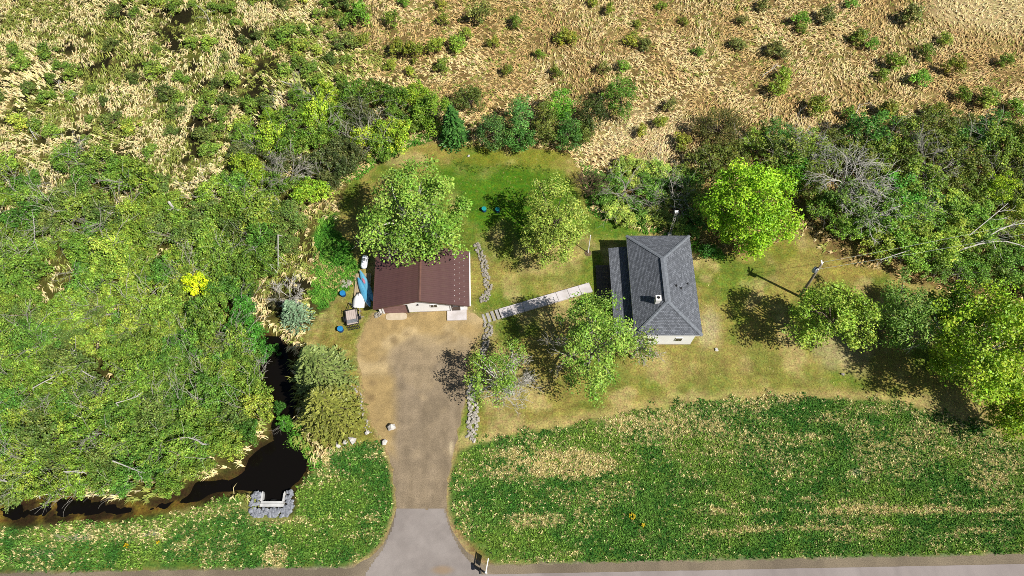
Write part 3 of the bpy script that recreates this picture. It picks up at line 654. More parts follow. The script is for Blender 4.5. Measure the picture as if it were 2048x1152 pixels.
def build_garage():
    # local frame: origin at the middle of the front wall's foot, +x to the east, +y to the back
    g_rz = math.atan2(0.29, 10.1) + 0.01
    ox, oy = -9.62, 30.32
    g = empty('garage', (ox, oy, 0), g_rz, 'white walled garage with brown metal roof under the big leafy tree', 'garage')
    HW, D, EH, RH = 4.72, 5.6, 2.25, 3.84            # half width, depth, eave and ridge height
    OV, GV = 0.36, 0.5                               # eave and gable overhang
    gable = lambda y: [(-HW, y, 0), (HW, y, 0), (HW, y, EH - 0.06), (0, y, RH - 0.1), (-HW, y, EH - 0.06)]
    # front gable, back gable, two side walls; the siding boards are separate strips on the front
    for nm, y0, y1 in (('front_wall', 0, 0.16), ('back_wall', D - 0.16, D)):
        v = gable(y0) + gable(y1)
        MB().add(v, [(0, 1, 2, 3, 4), (9, 8, 7, 6, 5), (0, 5, 6, 1), (1, 6, 7, 2), (2, 7, 8, 3), (3, 8, 9, 4), (4, 9, 5, 0)]).build(nm, M['siding'], g)
    for s in (-1, 1): MB().box((s * (HW - 0.08), D / 2, EH / 2 - 0.03), (0.16, D - 0.33, EH - 0.06)).build('side_wall', M['siding'], g)
    # siding laps on the front gable, each a board
    nb = 14
    for i in range(nb):
        z = 0.1 + i * 0.26
        hw = HW if z < EH - 0.32 else HW * (RH - 0.36 - z) / (RH - EH)
        hw = min(hw, HW)
        if hw < 0.3: continue
        MB().add([(-hw, -0.028, z), (hw, -0.028, z), (hw, -0.006, z + 0.25), (-hw, -0.006, z + 0.25), (-hw, 0.01, z), (hw, 0.01, z), (hw, 0.01, z + 0.25), (-hw, 0.01, z + 0.25)],
                 [(0, 1, 2, 3), (4, 0, 3, 7), (1, 5, 6, 2), (0, 4, 5, 1), (3, 2, 6, 7)]).build('siding_board', M['siding'], g)
    # roof panels: ribbed sheets from ridge to eave
    L = HW + OV; sl = (RH - EH) / HW; eave_z = RH - sl * L
    y0, y1 = -GV, D + 0.45; n = 7; w = (y1 - y0) / n
    for s in (-1, 1):
        mbx = MB(); th = 0.03
        def pt(x, y, h): return (s * x, y, RH - sl * x + 0.05 + h)
        def quad_strip(mb, ya, yb, h):
            v = [pt(0.0, ya, h), pt(L, ya, h), pt(L, yb, h), pt(0.0, yb, h), pt(0.0, ya, h - th), pt(L, ya, h - th), pt(L, yb, h - th), pt(0.0, yb, h - th)]
            f = [(0, 1, 2, 3), (7, 6, 5, 4), (0, 4, 5, 1), (1, 5, 6, 2), (2, 6, 7, 3), (3, 7, 4, 0)]
            mb.add(v, f if s > 0 else [q[::-1] for q in f])
        quad_strip(mbx, 0.004, w - 0.004, 0.0)
        for k in range(4):
            c = (k + 0.5) * w / 4
            va = [pt(0.02, c - 0.045, 0.001), pt(L - 0.01, c - 0.045, 0.001), pt(L - 0.01, c - 0.015, 0.035), pt(0.02, c - 0.015, 0.035), pt(0.02, c + 0.015, 0.035), pt(L - 0.01, c + 0.015, 0.035), pt(L - 0.01, c + 0.045, 0.001), pt(0.02, c + 0.045, 0.001)]
            f = [(0, 1, 2, 3), (3, 2, 5, 4), (4, 5, 6, 7), (1, 6, 5, 2), (0, 3, 4, 7)]
            mbx.add(va, f if s > 0 else [q[::-1] for q in f])
        me = mbx.mesh('roof_panel', M['metal_roof'])
        for i in range(n):
            o = link(bpy.data.objects.new('roof_panel', me), g); o.location = (0, y0 + i * w, 0)
        # barge boards along the gable ends, fascia along the eave
        for yy in (y0 - 0.025, y1 + 0.025):
            MB().add([(0, yy - 0.02, RH - 0.16), (s * L, yy - 0.02, eave_z - 0.16), (s * L, yy - 0.02, eave_z + 0.06), (0, yy - 0.02, RH + 0.06), (0, yy + 0.02, RH - 0.16), (s * L, yy + 0.02, eave_z - 0.16), (s * L, yy + 0.02, eave_z + 0.06), (0, yy + 0.02, RH + 0.06)],
                     [(0, 1, 2, 3), (7, 6, 5, 4), (3, 2, 6, 7), (0, 4, 5, 1), (1, 5, 6, 2)]).build('barge_board', M['metal_roof'], g)
        MB().box((s * (L + 0.02), (y0 + y1) / 2, eave_z - 0.06), (0.04, y1 - y0, 0.2)).build('fascia', M['metal_cap'], g)
    MB().add([(-0.15, y0, RH + 0.03), (0, y0, RH + 0.12), (0.15, y0, RH + 0.03), (-0.15, y1, RH + 0.03), (0, y1, RH + 0.12), (0.15, y1, RH + 0.03)], [(0, 1, 4, 3), (1, 2, 5, 4), (0, 2, 1), (3, 4, 5)]).build('ridge_cap', M['metal_cap'], g)
    # white gutter on the east eave and the rows of snow guards
    MB().box((L + 0.1, (y0 + y1) / 2, eave_z + 0.0), (0.12, y1 - y0, 0.1)).build('gutter', M['trim'], g)
    sg = MB().box((0, 0, 0.05), (0.05, 0.06, 0.07), taper=0.6).mesh('snow_guard', M['trim'])
    for j, (x, off) in enumerate(((3.55, 0.0), (4.05, 0.3), (4.55, 0.0))):
        for i in range(10):
            y = y0 + 0.35 + off + i * 0.62
            if y > y1 - 0.2: continue
            o = link(bpy.data.objects.new('snow_guard', sg), g); o.location = (x, y, RH - sl * x + 0.05)
    # doors and window on the front
    d = MB(); d.box((-2.95, -0.05, 1.02), (2.5, 0.05, 2.04)); dr = d.build('garage_door', M['brown_door'], g)
    for k in range(4): MB().box((-2.95, -0.085, 0.27 + 0.5 * k), (2.44, 0.02, 0.44)).build('door_section', M['brown_door'], dr)
    for x in (-4.28, -1.62): MB().box((x, -0.07, 1.08), (0.16, 0.08, 2.16)).build('door_trim', M['trim' if x < -4 else 'black'], g)
    MB().box((-2.95, -0.07, 2.16), (2.82, 0.08, 0.14)).build('door_lintel', M['trim'], g)
    md = MB().box((3.55, -0.05, 1.02), (0.95, 0.06, 2.04)).build('entry_door', M['dark_door'], g)
    MB().box((3.55, -0.085, 1.5), (0.55, 0.02, 0.8)).build('door_pane', M['glass'], md); MB().box((3.2, -0.1, 1.0), (0.05, 0.06, 0.12)).build('handle', M['steel'], md)
    for x in (3.02, 4.08): MB().box((x, -0.06, 1.06), (0.1, 0.08, 2.12)).build('door_trim', M['trim'], g)
    wn = MB().box((1.25, -0.045, 1.45), (0.8, 0.05, 0.7)).build('window', M['trim'], g)
    MB().box((1.07, -0.075, 1.45), (0.3, 0.02, 0.56)).build('pane', M['glass'], wn); MB().box((1.43, -0.075, 1.45), (0.3, 0.02, 0.56)).build('pane', M['glass'], wn)
    for x in (-0.4, 2.5): MB().box((x, -0.08, 1.95), (0.12, 0.14, 0.2)).build('wall_lamp', M['black'], g)
    # concrete pads in front of the doors
    a = []
    for i in range(26):
        t = 2 * math.pi * i / 26; cx, cy = math.cos(t), math.sin(t)
        a.append((-2.95 + 1.15 * math.copysign(abs(cx) ** 0.45, cx), -0.5 + 0.42 * math.copysign(abs(cy) ** 0.55, cy)))
    MB().prism(a, -0.05, 0.06).build('ramp_pad', M['pad'], g)
    MB().box((3.62, -0.66, 0.07), (2.1, 1.12, 0.2)).build('door_slab', M['concrete'], g)
    MB().box((0, D / 2, 0.06), (2 * HW + 0.08, D + 0.08, 0.16)).build('foundation', M['concrete'], g)
    return g
build_garage()

# ------------------------------------------------------------------ house
def shingle_mat():
    m, t, b = newmat('grey_shingle'); N = t.nodes; L = t.links
    uv = N.new('ShaderNodeUVMap'); uv.uv_map = 'UVMap'
    br = N.new('ShaderNodeTexBrick'); br.inputs['Scale'].default_value = 1.0; br.inputs['Brick Width'].default_value = 0.22; br.inputs['Row Height'].default_value = 0.15; br.inputs['Mortar Size'].default_value = 0.02; br.inputs['Bias'].default_value = -0.1
    br.inputs['Color1'].default_value = (*A(100, 105, 114), 1); br.inputs['Color2'].default_value = (*A(148, 153, 163), 1); br.inputs['Mortar'].default_value = (*A(78, 82, 88), 1)
    L.new(uv.outputs[0], br.inputs['Vector'])
    n = N.new('ShaderNodeTexNoise'); n.inputs['Scale'].default_value = 1.3; n.inputs['Detail'].default_value = 6; L.new(uv.outputs[0], n.inputs['Vector'])
    mr = N.new('ShaderNodeMapRange'); mr.inputs[1].default_value = 0.3; mr.inputs[2].default_value = 0.7; mr.inputs[3].default_value = 0.92; mr.inputs[4].default_value = 1.08; L.new(n.outputs[0], mr.inputs[0])
    cb = N.new('ShaderNodeCombineColor'); [L.new(mr.outputs[0], cb.inputs[i]) for i in range(3)]
    mx = N.new('ShaderNodeMix'); mx.data_type = 'RGBA'; mx.blend_type = 'MULTIPLY'; mx.inputs[0].default_value = 1; L.new(br.outputs[0], mx.inputs[6]); L.new(cb.outputs[0], mx.inputs[7])
    L.new(mx.outputs[2], b.inputs['Base Color']); b.inputs['Roughness'].default_value = 0.9
    n2 = N.new('ShaderNodeTexNoise'); n2.inputs['Scale'].default_value = 30; L.new(uv.outputs[0], n2.inputs['Vector'])
    bp = N.new('ShaderNodeBump'); bp.inputs['Strength'].default_value = 0.4; bp.inputs['Distance'].default_value = 0.02; L.new(n2.outputs[0], bp.inputs['Height']); L.new(bp.outputs[0], b.inputs['Normal'])
    return m
M['shingle'] = shingle_mat()
M['cap'] = noisy('grey_ridge_shingle', A(124, 130, 138), A(150, 156, 164), 5, 0.9, 0.3)
def roof_slope(name, e0, e1, r0, r1, parent, course=0.15, lift=0.012):
    """a slope from eave e0-e1 up to r0-r1, laid in lapped courses: each course tilts out at its lower edge"""
    e0, e1, r0, r1 = map(Vector, (e0, e1, r0, r1))
    nrm = (e1 - e0).cross(r0 - e0 if (r0 - e0).length > 0.1 else r1 - e0).normalized()
    h = ((r0 + r1) / 2 - (e0 + e1) / 2); along = (e1 - e0).normalized()
    hl = (h - along * h.dot(along)).length; n = max(3, int(hl / course)); v = []; f = []; uv = []
    def P(t, s): return (e0 + (r0 - e0) * t) * (1 - s) + (e1 + (r1 - e1) * t) * s
    for i in range(n):
        t0, t1 = i / n, (i + 1) / n
        a, b, c, d = P(t0, 0) + nrm * lift, P(t0, 1) + nrm * lift, P(t1, 1) + nrm * 0.004, P(t1, 0) + nrm * 0.004
        k = len(v); v += [a, b, c, d, P(t0, 0) - nrm * 0.004, P(t0, 1) - nrm * 0.004]
        f += [(k, k + 1, k + 2, k + 3), (k + 4, k + 5, k + 1, k)]
        for q in ((a, b, c, d),):
            uv.append([((p - e0).dot(along), hl * tt) for p, tt in zip(q, (t0 + 1e-3, t0 + 1e-3, t1 - 1e-3, t1 - 1e-3))])
        uv.append([(0, hl * t0)] * 4)
    me = bpy.data.meshes.new(name); me.from_pydata([tuple(p) for p in v], [], f); me.update()
    ul = me.uv_layers.new(name='UVMap')
    for pi, p in enumerate(me.polygons):
        for j, li in enumerate(p.loop_indices): ul.data[li].uv = uv[pi][j]
    me.materials.append(M['shingle'])
    return link(bpy.data.objects.new(name, me), parent)
def caps(name, p, q, parent, step=0.3, w=0.17):
    """overlapping cap shingles along a hip or ridge"""
    p, q = Vector(p), Vector(q); d = q - p; n = max(2, int(d.length / step)); s = d.normalized().cross(Vector((0, 0, 1))).normalized()
    mb = MB()
    for i in range(n):
        a, b = p + d * (i / n), p + d * ((i + 1.1) / n); up = Vector((0, 0, 1))
        mb.add([a - s * w + up * 0.015, a + up * 0.085, a + s * w + up * 0.015, b - s * w, b + up * 0.06, b + s * w], [(0, 1, 4, 3), (1, 2, 5, 4), (0, 2, 1)])
    return mb.build(name, M['cap'], parent)
def build_house():
    ox, oy = 12.48, 26.08
    h = empty('house', (ox, oy, 0), 0.0, 'white house with grey hipped shingle roof and lean-to porch', 'house')
    Wd, Ln, EZ, RZ, OV = 6.9, 11.73, 3.5, 5.4, 0.42
    p00, p10, p11, p01 = (0, 0, EZ), (Wd, 0, EZ), (Wd, Ln, EZ), (0, Ln, EZ)
    rS, rN = (3.28, 2.98, RZ), (3.28, 7.88, RZ)
    rf = MB().add([(0.03, 0.03, EZ - 0.01), (Wd - 0.03, 0.03, EZ - 0.01), (Wd - 0.03, Ln - 0.03, EZ - 0.01), (0.03, Ln - 0.03, EZ - 0.01), (rS[0], rS[1] + 0.02, RZ - 0.03), (rN[0], rN[1] - 0.02, RZ - 0.03)],
                  [(0, 1, 4), (1, 2, 5, 4), (2, 3, 5), (3, 0, 4, 5), (3, 2, 1, 0)]).build('roof', M['cap'], h)
    roof_slope('roof_slope', p00, p10, rS, rS, rf); roof_slope('roof_slope', p10, p11, rS, rN, rf)
    roof_slope('roof_slope', p11, p01, rN, rN, rf); roof_slope('roof_slope', p01, p00, rN, rS, rf)
    for a in (p00, p10): caps('hip_cap', a, rS, rf)
    for a in (p01, p11): caps('hip_cap', a, rN, rf)
    caps('ridge_cap', rS, rN, rf, 0.3, 0.3)
    # fascia round the eaves
    for nm, c, d in (('fascia', (Wd / 2, 0.01, EZ - 0.1), (Wd, 0.03, 0.17)), ('fascia', (Wd / 2, Ln - 0.01, EZ - 0.1), (Wd, 0.03, 0.17)), ('fascia', (0.01, Ln / 2, EZ - 0.1), (0.03, Ln - 0.06, 0.17)), ('fascia', (Wd - 0.01, Ln / 2, EZ - 0.1), (0.03, Ln - 0.06, 0.17))):
        MB().box(c, d).build(nm, M['trim'], h)
    # walls
    x0, x1, y0, y1 = OV, Wd - OV, OV, Ln - OV; wt = 0.16; wz = EZ - 0.03
    MB().box(((x0 + x1) / 2, y0 + wt / 2, wz / 2), (x1 - x0, wt, wz)).build('south_wall', M['siding'], h)
    MB().box(((x0 + x1) / 2, y1 - wt / 2, wz / 2), (x1 - x0, wt, wz)).build('north_wall', M['siding'], h)
    MB().box((x0 + wt / 2, (y0 + y1) / 2, wz / 2), (wt, y1 - y0 - 2 * wt - 0.006, wz)).build('west_wall', M['siding'], h)
    MB().box((x1 - wt / 2, (y0 + y1) / 2, wz / 2), (wt, y1 - y0 - 2 * wt - 0.006, wz)).build('east_wall', M['siding'], h)
    for i in range(13):
        z = 0.15 + i * 0.25
        MB().add([(x0, y0 - 0.026, z), (x1, y0 - 0.026, z), (x1, y0 - 0.006, z + 0.24), (x0, y0 - 0.006, z + 0.24), (x0, y0 + 0.01, z), (x1, y0 + 0.01, z)], [(0, 1, 2, 3), (4, 5, 1, 0)]).build('siding_board', M['siding'], h)
    MB().box(((x0 + x1) / 2, (y0 + y1) / 2, 0.05), (x1 - x0 + 0.05, y1 - y0 + 0.05, 0.2)).build('foundation', M['concrete'], h)
    def window(c, w, hh, axis):
        d = (w, 0.07, hh) if axis == 'y' else (0.07, w, hh)
        f = MB().box(c, d).build('window', M['trim'], h); sgn = -1 if axis == 'y' else (1 if c[0] > Wd / 2 else -1)
        for k in (-1, 1):
            cc = (c[0] + k * w * 0.23, c[1] + sgn * 0.042, c[2]) if axis == 'y' else (c[0] + sgn * 0.042, c[1] + k * w * 0.23, c[2])
            MB().box(cc, (w * 0.4, 0.02, hh * 0.84) if axis == 'y' else (0.02, w * 0.4, hh * 0.84)).build('pane', M['glass'], f)
    for x in (2.05, 4.95): window((x, y0 - 0.045, 1.5), 0.72, 0.85, 'y')
    for y in (2.2, 5.6, 9.0): window((x1 + 0.04, y, 1.6), 1.1, 1.1, 'x')
    # lean-to porch on the west side
    PX0, py0, py1 = -1.83, 1.3, 10.87
    pr = MB().add([(PX0, py0, 2.2), (0.46, py0, 2.62), (0.46, py1, 2.62), (PX0, py1, 2.2), (PX0, py0, 2.08), (0.46, py0, 2.5), (0.46, py1, 2.5), (PX0, py1, 2.08)],
                  [(0, 1, 2, 3), (7, 6, 5, 4), (0, 4, 5, 1), (1, 5, 6, 2), (2, 6, 7, 3), (3, 7, 4, 0)]).build('porch_roof', M['cap'], h)
    roof_slope('roof_slope', (PX0 - 0.02, py1 + 0.02, 2.215), (PX0 - 0.02, py0 - 0.02, 2.215), (0.42, py1 + 0.02, 2.635), (0.42, py0 - 0.02, 2.635), pr)
    MB().box((PX0 + 0.4, (py0 + py1) / 2 , 1.04), (0.12, py1 - py0 - 0.5, 2.08)).build('porch_wall', M['siding'], h)
    for y in (py0 + 0.3, py1 - 0.3): MB().box(((PX0 + 0.46 + OV) / 2, y, 1.08), (OV - PX0 - 0.46, 0.12, 2.16)).build('porch_wall', M['siding'], h)
    pd = MB().box((PX0 + 0.32, 7.3, 1.05), (0.06, 0.95, 2.05)).build('porch_door', M['dark_door'], h); MB().box((PX0 + 0.27, 6.95, 1.0), (0.06, 0.05, 0.12)).build('handle', M['steel'], pd)
    for y in (3.2, 5.2, 9.0):
        f = MB().box((PX0 + 0.32, y, 1.4), (0.06, 1.1, 1.0)).build('porch_window', M['trim'], h); MB().box((PX0 + 0.285, y, 1.4), (0.02, 0.95, 0.84)).build('pane', M['glass'], f)
    # chimney and vents
    ch = MB().box((2.3, 3.2, RZ - 0.4), (0.46, 0.5, 1.3)).build('chimney', M['chimney'], h)
    MB().box((2.3, 3.2, RZ + 0.29), (0.56, 0.6, 0.08)).build('chimney_cap', M['chimney'], ch); MB().lathe((2.3, 3.2, RZ + 0.33), [(0.13, 0.0), (0.13, 0.12), (0.1, 0.12), (0.1, 0.02)], 12).build('flue', M['dark'], ch)
    for x, y in ((4.45, 5.0), (5.0, 4.85), (5.85, 5.6)):
        z = EZ + (RZ - EZ) * (Wd - x) / (Wd / 2)
        MB().lathe((x, y, z - 0.05), [(0.14, 0), (0.06, 0.08), (0.05, 0.28), (0.04, 0.28)], 10).build('vent_pipe', M['black'], h)
    return h
build_house()
# deck at the porch door, each board a piece
def build_deck():
    p = W(1196, 535); q = W(1218, 612)
    x0, y0, x1, y1 = 9.35, 31.6, 11.0, 35.9
    d = empty('deck', (x0, y0, 0), 0, 'low grey wooden deck in the shade beside the house porch', 'deck')
    n = 28; w = (y1 - y0) / n; me = MB().box((0, 0, 0), (x1 - x0, w - 0.02, 0.04)).mesh('plank', M['deck_wood'])
    for i in range(n):
        o = link(bpy.data.objects.new('plank', me), d); o.location = ((x1 - x0) / 2, w * (i + 0.5), 0.3)
    for x in (0.1, 0.8, 1.5): MB().box((x, (y1 - y0) / 2, 0.14), (0.08, y1 - y0 - 0.05, 0.27)).build('joist', M['deck_wood'], d)
build_deck()
def build_planter():
    x, y = W(1259, 684); p = empty('brick_planter', (x, y, 0), 0, 'low red brick edging at the front corner of the house', 'planter')
    me = MB().box((0, 0, 0.05), (0.21, 0.1, 0.09)).mesh('brick', M['brick_red'])
    for r in range(3):
        for i in range(8):
            o = link(bpy.data.objects.new('brick', me), p); o.location = (-0.85 + i * 0.225 + (0.1 if r % 2 else 0), 0, r * 0.1)
    for i in range(3):
        o = link(bpy.data.objects.new('brick', me), p); o.location = (-0.98, 0.2 + i * 0.225, 0); o.rotation_euler = (0, 0, math.pi / 2)
build_planter()

# ------------------------------------------------------------------ concrete walk with steps
def build_walk():
    a0, a1 = np.array(W(962, 633)), np.array(W(967, 645)); b0, b1 = np.array(W(1180, 565)), np.array(W(1183, 586))
    w = empty('concrete_walk', (0, 0, 0), 0, 'pale concrete slab walk from the drive to the house porch', 'walkway')
    cuts = [0, 0.036, 0.077, 0.118, 0.16] + [0.16 + 0.84 * i / 8 for i in range(1, 9)]
    for i in range(12):
        t0, t1 = cuts[i], cuts[i + 1]; g = 0.008 if i < 4 else 0.0016
        P = [a0 + (b0 - a0) * (t0 + g), a0 + (b0 - a0) * (t1 - g), a1 + (b1 - a1) * (t1 - g), a1 + (b1 - a1) * (t0 + g)]
        mid = (P[0] + P[3]) / 2; 
        if i >= 4: # the walk runs at its east-end width
            u = (b0 - a0) / np.linalg.norm(b0 - a0); nrm = np.array([u[1], -u[0]]); c0 = (a0 + a1) / 2 + ((b0 + b1) / 2 - (a0 + a1) / 2) * (t0 + g); c1 = (a0 + a1) / 2 + ((b0 + b1) / 2 - (a0 + a1) / 2) * (t1 - g)
        else:
            u = (b0 - a0) / np.linalg.norm(b0 - a0); nrm = np.array([u[1], -u[0]]); c0 = (a0 + a1) / 2 + ((b0 + b1) / 2 - (a0 + a1) / 2) * (t0 + g); c1 = (a0 + a1) / 2 + ((b0 + b1) / 2 - (a0 + a1) / 2) * (t1 - g)
        hw = 0.56
        P = [tuple(c0 - nrm * hw), tuple(c1 - nrm * hw), tuple(c1 + nrm * hw), tuple(c0 + nrm * hw)]
        MB().prism(P, -0.1, 0.05 + (0.05 * i if i < 4 else 0.2)).build('step' if i < 4 else 'slab', M['step_grey'] if i < 4 else M['concrete'], w)
build_walk()

# ------------------------------------------------------------------ stones
def stone_row(name, label, path, width, size, n, kind, cat='stone wall', z=0.0, seed=1, layers=1):
    rg = random.Random(seed); P = [W(*p) for p in path]
    L = [0]
    for i in range(len(P) - 1): L.append(L[-1] + math.dist(P[i], P[i + 1]))
    e = empty(name, (P[0][0], P[0][1], 0), 0, label, cat)
    for i in range(n):
        s = L[-1] * (i + rg.random()) / n; k = max(j for j in range(len(P) - 1) if L[j] <= s); t = (s - L[k]) / (L[k + 1] - L[k])
        x, y = seg(P[k], P[k + 1], t); a = math.atan2(P[k + 1][1] - P[k][1], P[k + 1][0] - P[k][0]) + math.pi / 2
        wl = width if not hasattr(width, '__len__') else width[0] + (width[1] - width[0]) * s / L[-1]
        o = (rg.random() - 0.5) * wl; sz = size * rg.uniform(0.65, 1.25)
        put_stone(e, x + math.cos(a) * o - P[0][0], y + math.sin(a) * o - P[0][1], z + rg.random() * 0.12 * (1 - abs(o) / wl), sz, kind if rg.random() < 0.8 else 'rock')
    return e
stone_row('stone_row', 'curved row of grey field stones on the lawn beside the garage', [(951, 487), (962, 508), (970, 535), (972, 555), (977, 575), (974, 592), (964, 605)], (0.6, 0.95), 0.32, 150, 'rock', seed=2)
stone_row('stone_row', 'short stone border running down from the walk steps', [(977, 648), (976, 668), (970, 690), (964, 712)], (0.9, 0.7), 0.34, 60, 'rock', seed=3)
stone_row('stone_row', 'pale tumbled stone wall along the right side of the drive', [(950, 755), (942, 790), (946, 815), (948, 835), (944, 860), (938, 880)], (0.8, 1.1), 0.38, 130, 'rock_white', seed=4)
stone_row('stone_edging', 'scattered white stones edging the left side of the drive', [(700, 764), (712, 775), (720, 792), (722, 812), (722, 830), (734, 850), (742, 868)], 0.55, 0.22, 46, 'rock_white', 'stone edging', seed=5)
def pile(name, label, px, py, rx, ry, n, size, kind, cat, seed):
    rg = random.Random(seed); x, y = W(px, py); e = empty(name, (x, y, 0), 0, label, cat)
    for i in range(n):
        a = rg.random() * 6.28; r = rg.random() ** 0.6
        put_stone(e, rx * r * math.cos(a), ry * r * math.sin(a), (1 - r) * 0.3 * rg.random(), size * rg.uniform(0.6, 1.2), kind)
pile('stone_pile', 'heap of pale stones on the grass near the blue kayaks', 692, 567, 0.66, 0.55, 44, 0.3, 'rock_white', 'stone pile', 6)
pile('stone_pile', 'grey rubble heaped at the garage door corner', 757, 630, 0.45, 0.4, 20, 0.3, 'rock', 'stone pile', 7)
M['boulder'] = noisy('white_boulder', A(214, 208, 200), A(244, 240, 234), 2.0, 0.9, 0.4, 8)
BOULD = [stone_mesh(900 + i, M['boulder'], 0.8) for i in range(3)]
for i, (px, py, s, lab) in enumerate(((784, 856, 0.75, 'pale boulder standing alone in the gravel drive'), (769, 885, 0.6, 'pale boulder at the left kerb of the drive'), (705, 881, 0.72, 'biggest white boulder in the grass row by the pool'),
                                     (691, 884, 0.5, 'small middle white boulder in the grass row by the pool'), (677, 892, 0.58, 'leftmost white boulder in the grass row by the pool'), (735, 866, 0.4, 'small pale stone where the edging meets the grass'),
                                     (1433, 700, 0.4, 'flat pale stone in the front lawn'), (1685, 749, 0.35, 'small dark stone in the lawn near the bare patch'), (937, 313, 0.3, 'lone white stone on the back lawn'))):
    x, y = W(px, py); k = 'rock' if 'dark' in lab else 'rock_white'
    o = bpy.data.objects.new('boulder', STONES[k][i % 6] if k == 'rock' else BOULD[i % 3]); s *= 1.25; COL.objects.link(o); o.location = (x, y, s * 0.22)
    o.scale = (s, s * 0.85, s * (0.25 if 'flat' in lab else 1.25)); o.rotation_euler = (0, 0, i * 1.3); tag(o, lab, 'boulder')

# ------------------------------------------------------------------ culvert headwall with rip-rap
def build_culvert():
    x, y = W(545, 1003); c = empty('culvert_headwall', (x, y, 0), 0, 'white concrete culvert headwall opening onto the dark pool', 'culvert')
    MB().box((0, -0.1, -0.3), (2.15, 0.22, 0.9)).build('headwall', M['white_concrete'], c)
    MB().box((0, -0.36, -0.34), (2.3, 0.26, 0.86)).build('footing', M['white_concrete'], c)
    for s in (-1, 1):
        a = [(s * 0.96, 0.02), (s * 1.16, 0.02), (s * 1.14, 0.72), (s * 1.07, 0.95), (s * 0.98, 0.72)]
        MB().prism(a, -0.75, 0.12).build('wing_wall', M['white_concrete'], c)
    MB().lathe((0, 0.02, -0.95), [(0.42, 0), (0.42, 0.02)], 16)
    pm = MB().tube([(0, 0.03, -0.42), (0, 0.2, -0.42)], 0.36, 14).build('pipe', M['dark'], c)
    r = empty('riprap', (x, y, 0), 0, 'blue-grey rip-rap stones packed round the culvert headwall', 'stones')
    rg = random.Random(21)
    for i in range(150):
        px, py = rg.uniform(-2.05, 2.05), rg.uniform(-1.35, 0.95)
        if -1.3 < px < 1.3 and py > -0.5: continue
        if py < -1.0 and abs(px) > 1.8: continue
        put_stone(r, px, py, -0.1 + rg.random() * 0.06, rg.uniform(0.4, 0.62), 'riprap')
build_culvert()

# ------------------------------------------------------------------ things beside the garage
def barrel(px, py, lid, label, h=0.55, r=0.3):
    x, y = W(px, py, h); e = empty('barrel', (x, y, 0), 0, label, 'barrel', 'round lidded barrels on the lawn')
    MB().lathe((0, 0, 0), [(r * 0.9, 0), (r, 0.06), (r * 0.97, h * 0.3), (r, h * 0.34), (r * 0.97, h * 0.38), (r * 0.97, h * 0.64), (r, h * 0.68), (r * 0.97, h * 0.72), (r, h - 0.05), (r * 0.96, h)], 24).build('drum', M['blue_drum'], e, True)
    MB().lathe((0, 0, h), [(r * 1.04, -0.05), (r * 1.06, 0.0), (r * 1.02, 0.03), (r * 0.92, 0.035), (r * 0.9, 0.01), (r * 0.3, 0.02), (0.02, 0.022)], 24).build('lid', M[lid], e)
barrel(685, 586, 'blue_lid', 'blue lidded barrel just below the pale stone heap'); barrel(680, 657, 'blue_lid', 'blue lidded barrel below the flat trailer')
barrel(968, 417, 'teal_lid', 'teal lidded barrel in the sun on the back lawn', 0.5, 0.27); barrel(995, 418, 'teal_lid', 'teal lidded barrel in the shade of the back lawn tree', 0.5, 0.24)
def build_tank():
    a, b = np.array(W(731, 511, 0.6)), np.array(W(727, 537, 0.6)); m = (a + b) / 2; L = np.linalg.norm(a - b)
    e = empty('propane_tank', (m[0], m[1], 0), math.atan2(a[1] - b[1], a[0] - b[0]), 'white propane tank lying beside the garage wall', 'tank')
    r = 0.36; prof = [(-L / 2, 0.02), (-L / 2 + 0.03, 0.16), (-L / 2 + 0.1, 0.27), (-L / 2 + 0.22, 0.35), (-L / 2 + 0.3, r), (L / 2 - 0.3, r), (L / 2 - 0.22, 0.35), (L / 2 - 0.1, 0.27), (L / 2 - 0.03, 0.16), (L / 2, 0.02)]
    MB().tube([(x, 0, 0.6) for x, _ in prof], [q for _, q in prof], 20).build('tank_body', M['tank_white'], e, True)
    MB().lathe((0.1, 0, 0.92), [(0.17, 0), (0.17, 0.14), (0.13, 0.2), (0.02, 0.21)], 16).build('valve_dome', M['steel'], e)
    for s in (-0.5, 0.5): MB().box((s, 0, 0.15), (0.12, 0.55, 0.3)).build('foot', M['steel'], e)
build_tank()
def build_platform():
    c = [W(*p) for p in ((712, 549), (744, 549), (737, 615), (707, 615))]
    x0, y0 = c[3]; rz = math.atan2(c[0][1] - c[3][1], c[0][0] - c[3][0]) - math.pi / 2
    e = empty('wooden_platform', (x0, y0, 0), rz, 'low tan plank platform under the blue kayaks', 'platform')
    L = math.dist(c[0], c[3]); w = 1.75; n = 9; pw = w / n; me = MB().box((0, 0, 0), (pw - 0.025, L, 0.04)).mesh('plank', M['wood_tan'])
    for i in range(n):
        o = link(bpy.data.objects.new('plank', me), e); o.location = (pw * (i + 0.5), L / 2, 0.2)
    for y in (0.2, L / 2, L - 0.2): MB().box((w / 2, y, 0.09), (w - 0.04, 0.1, 0.18)).build('bearer', M['wood_grey'], e)
build_platform()
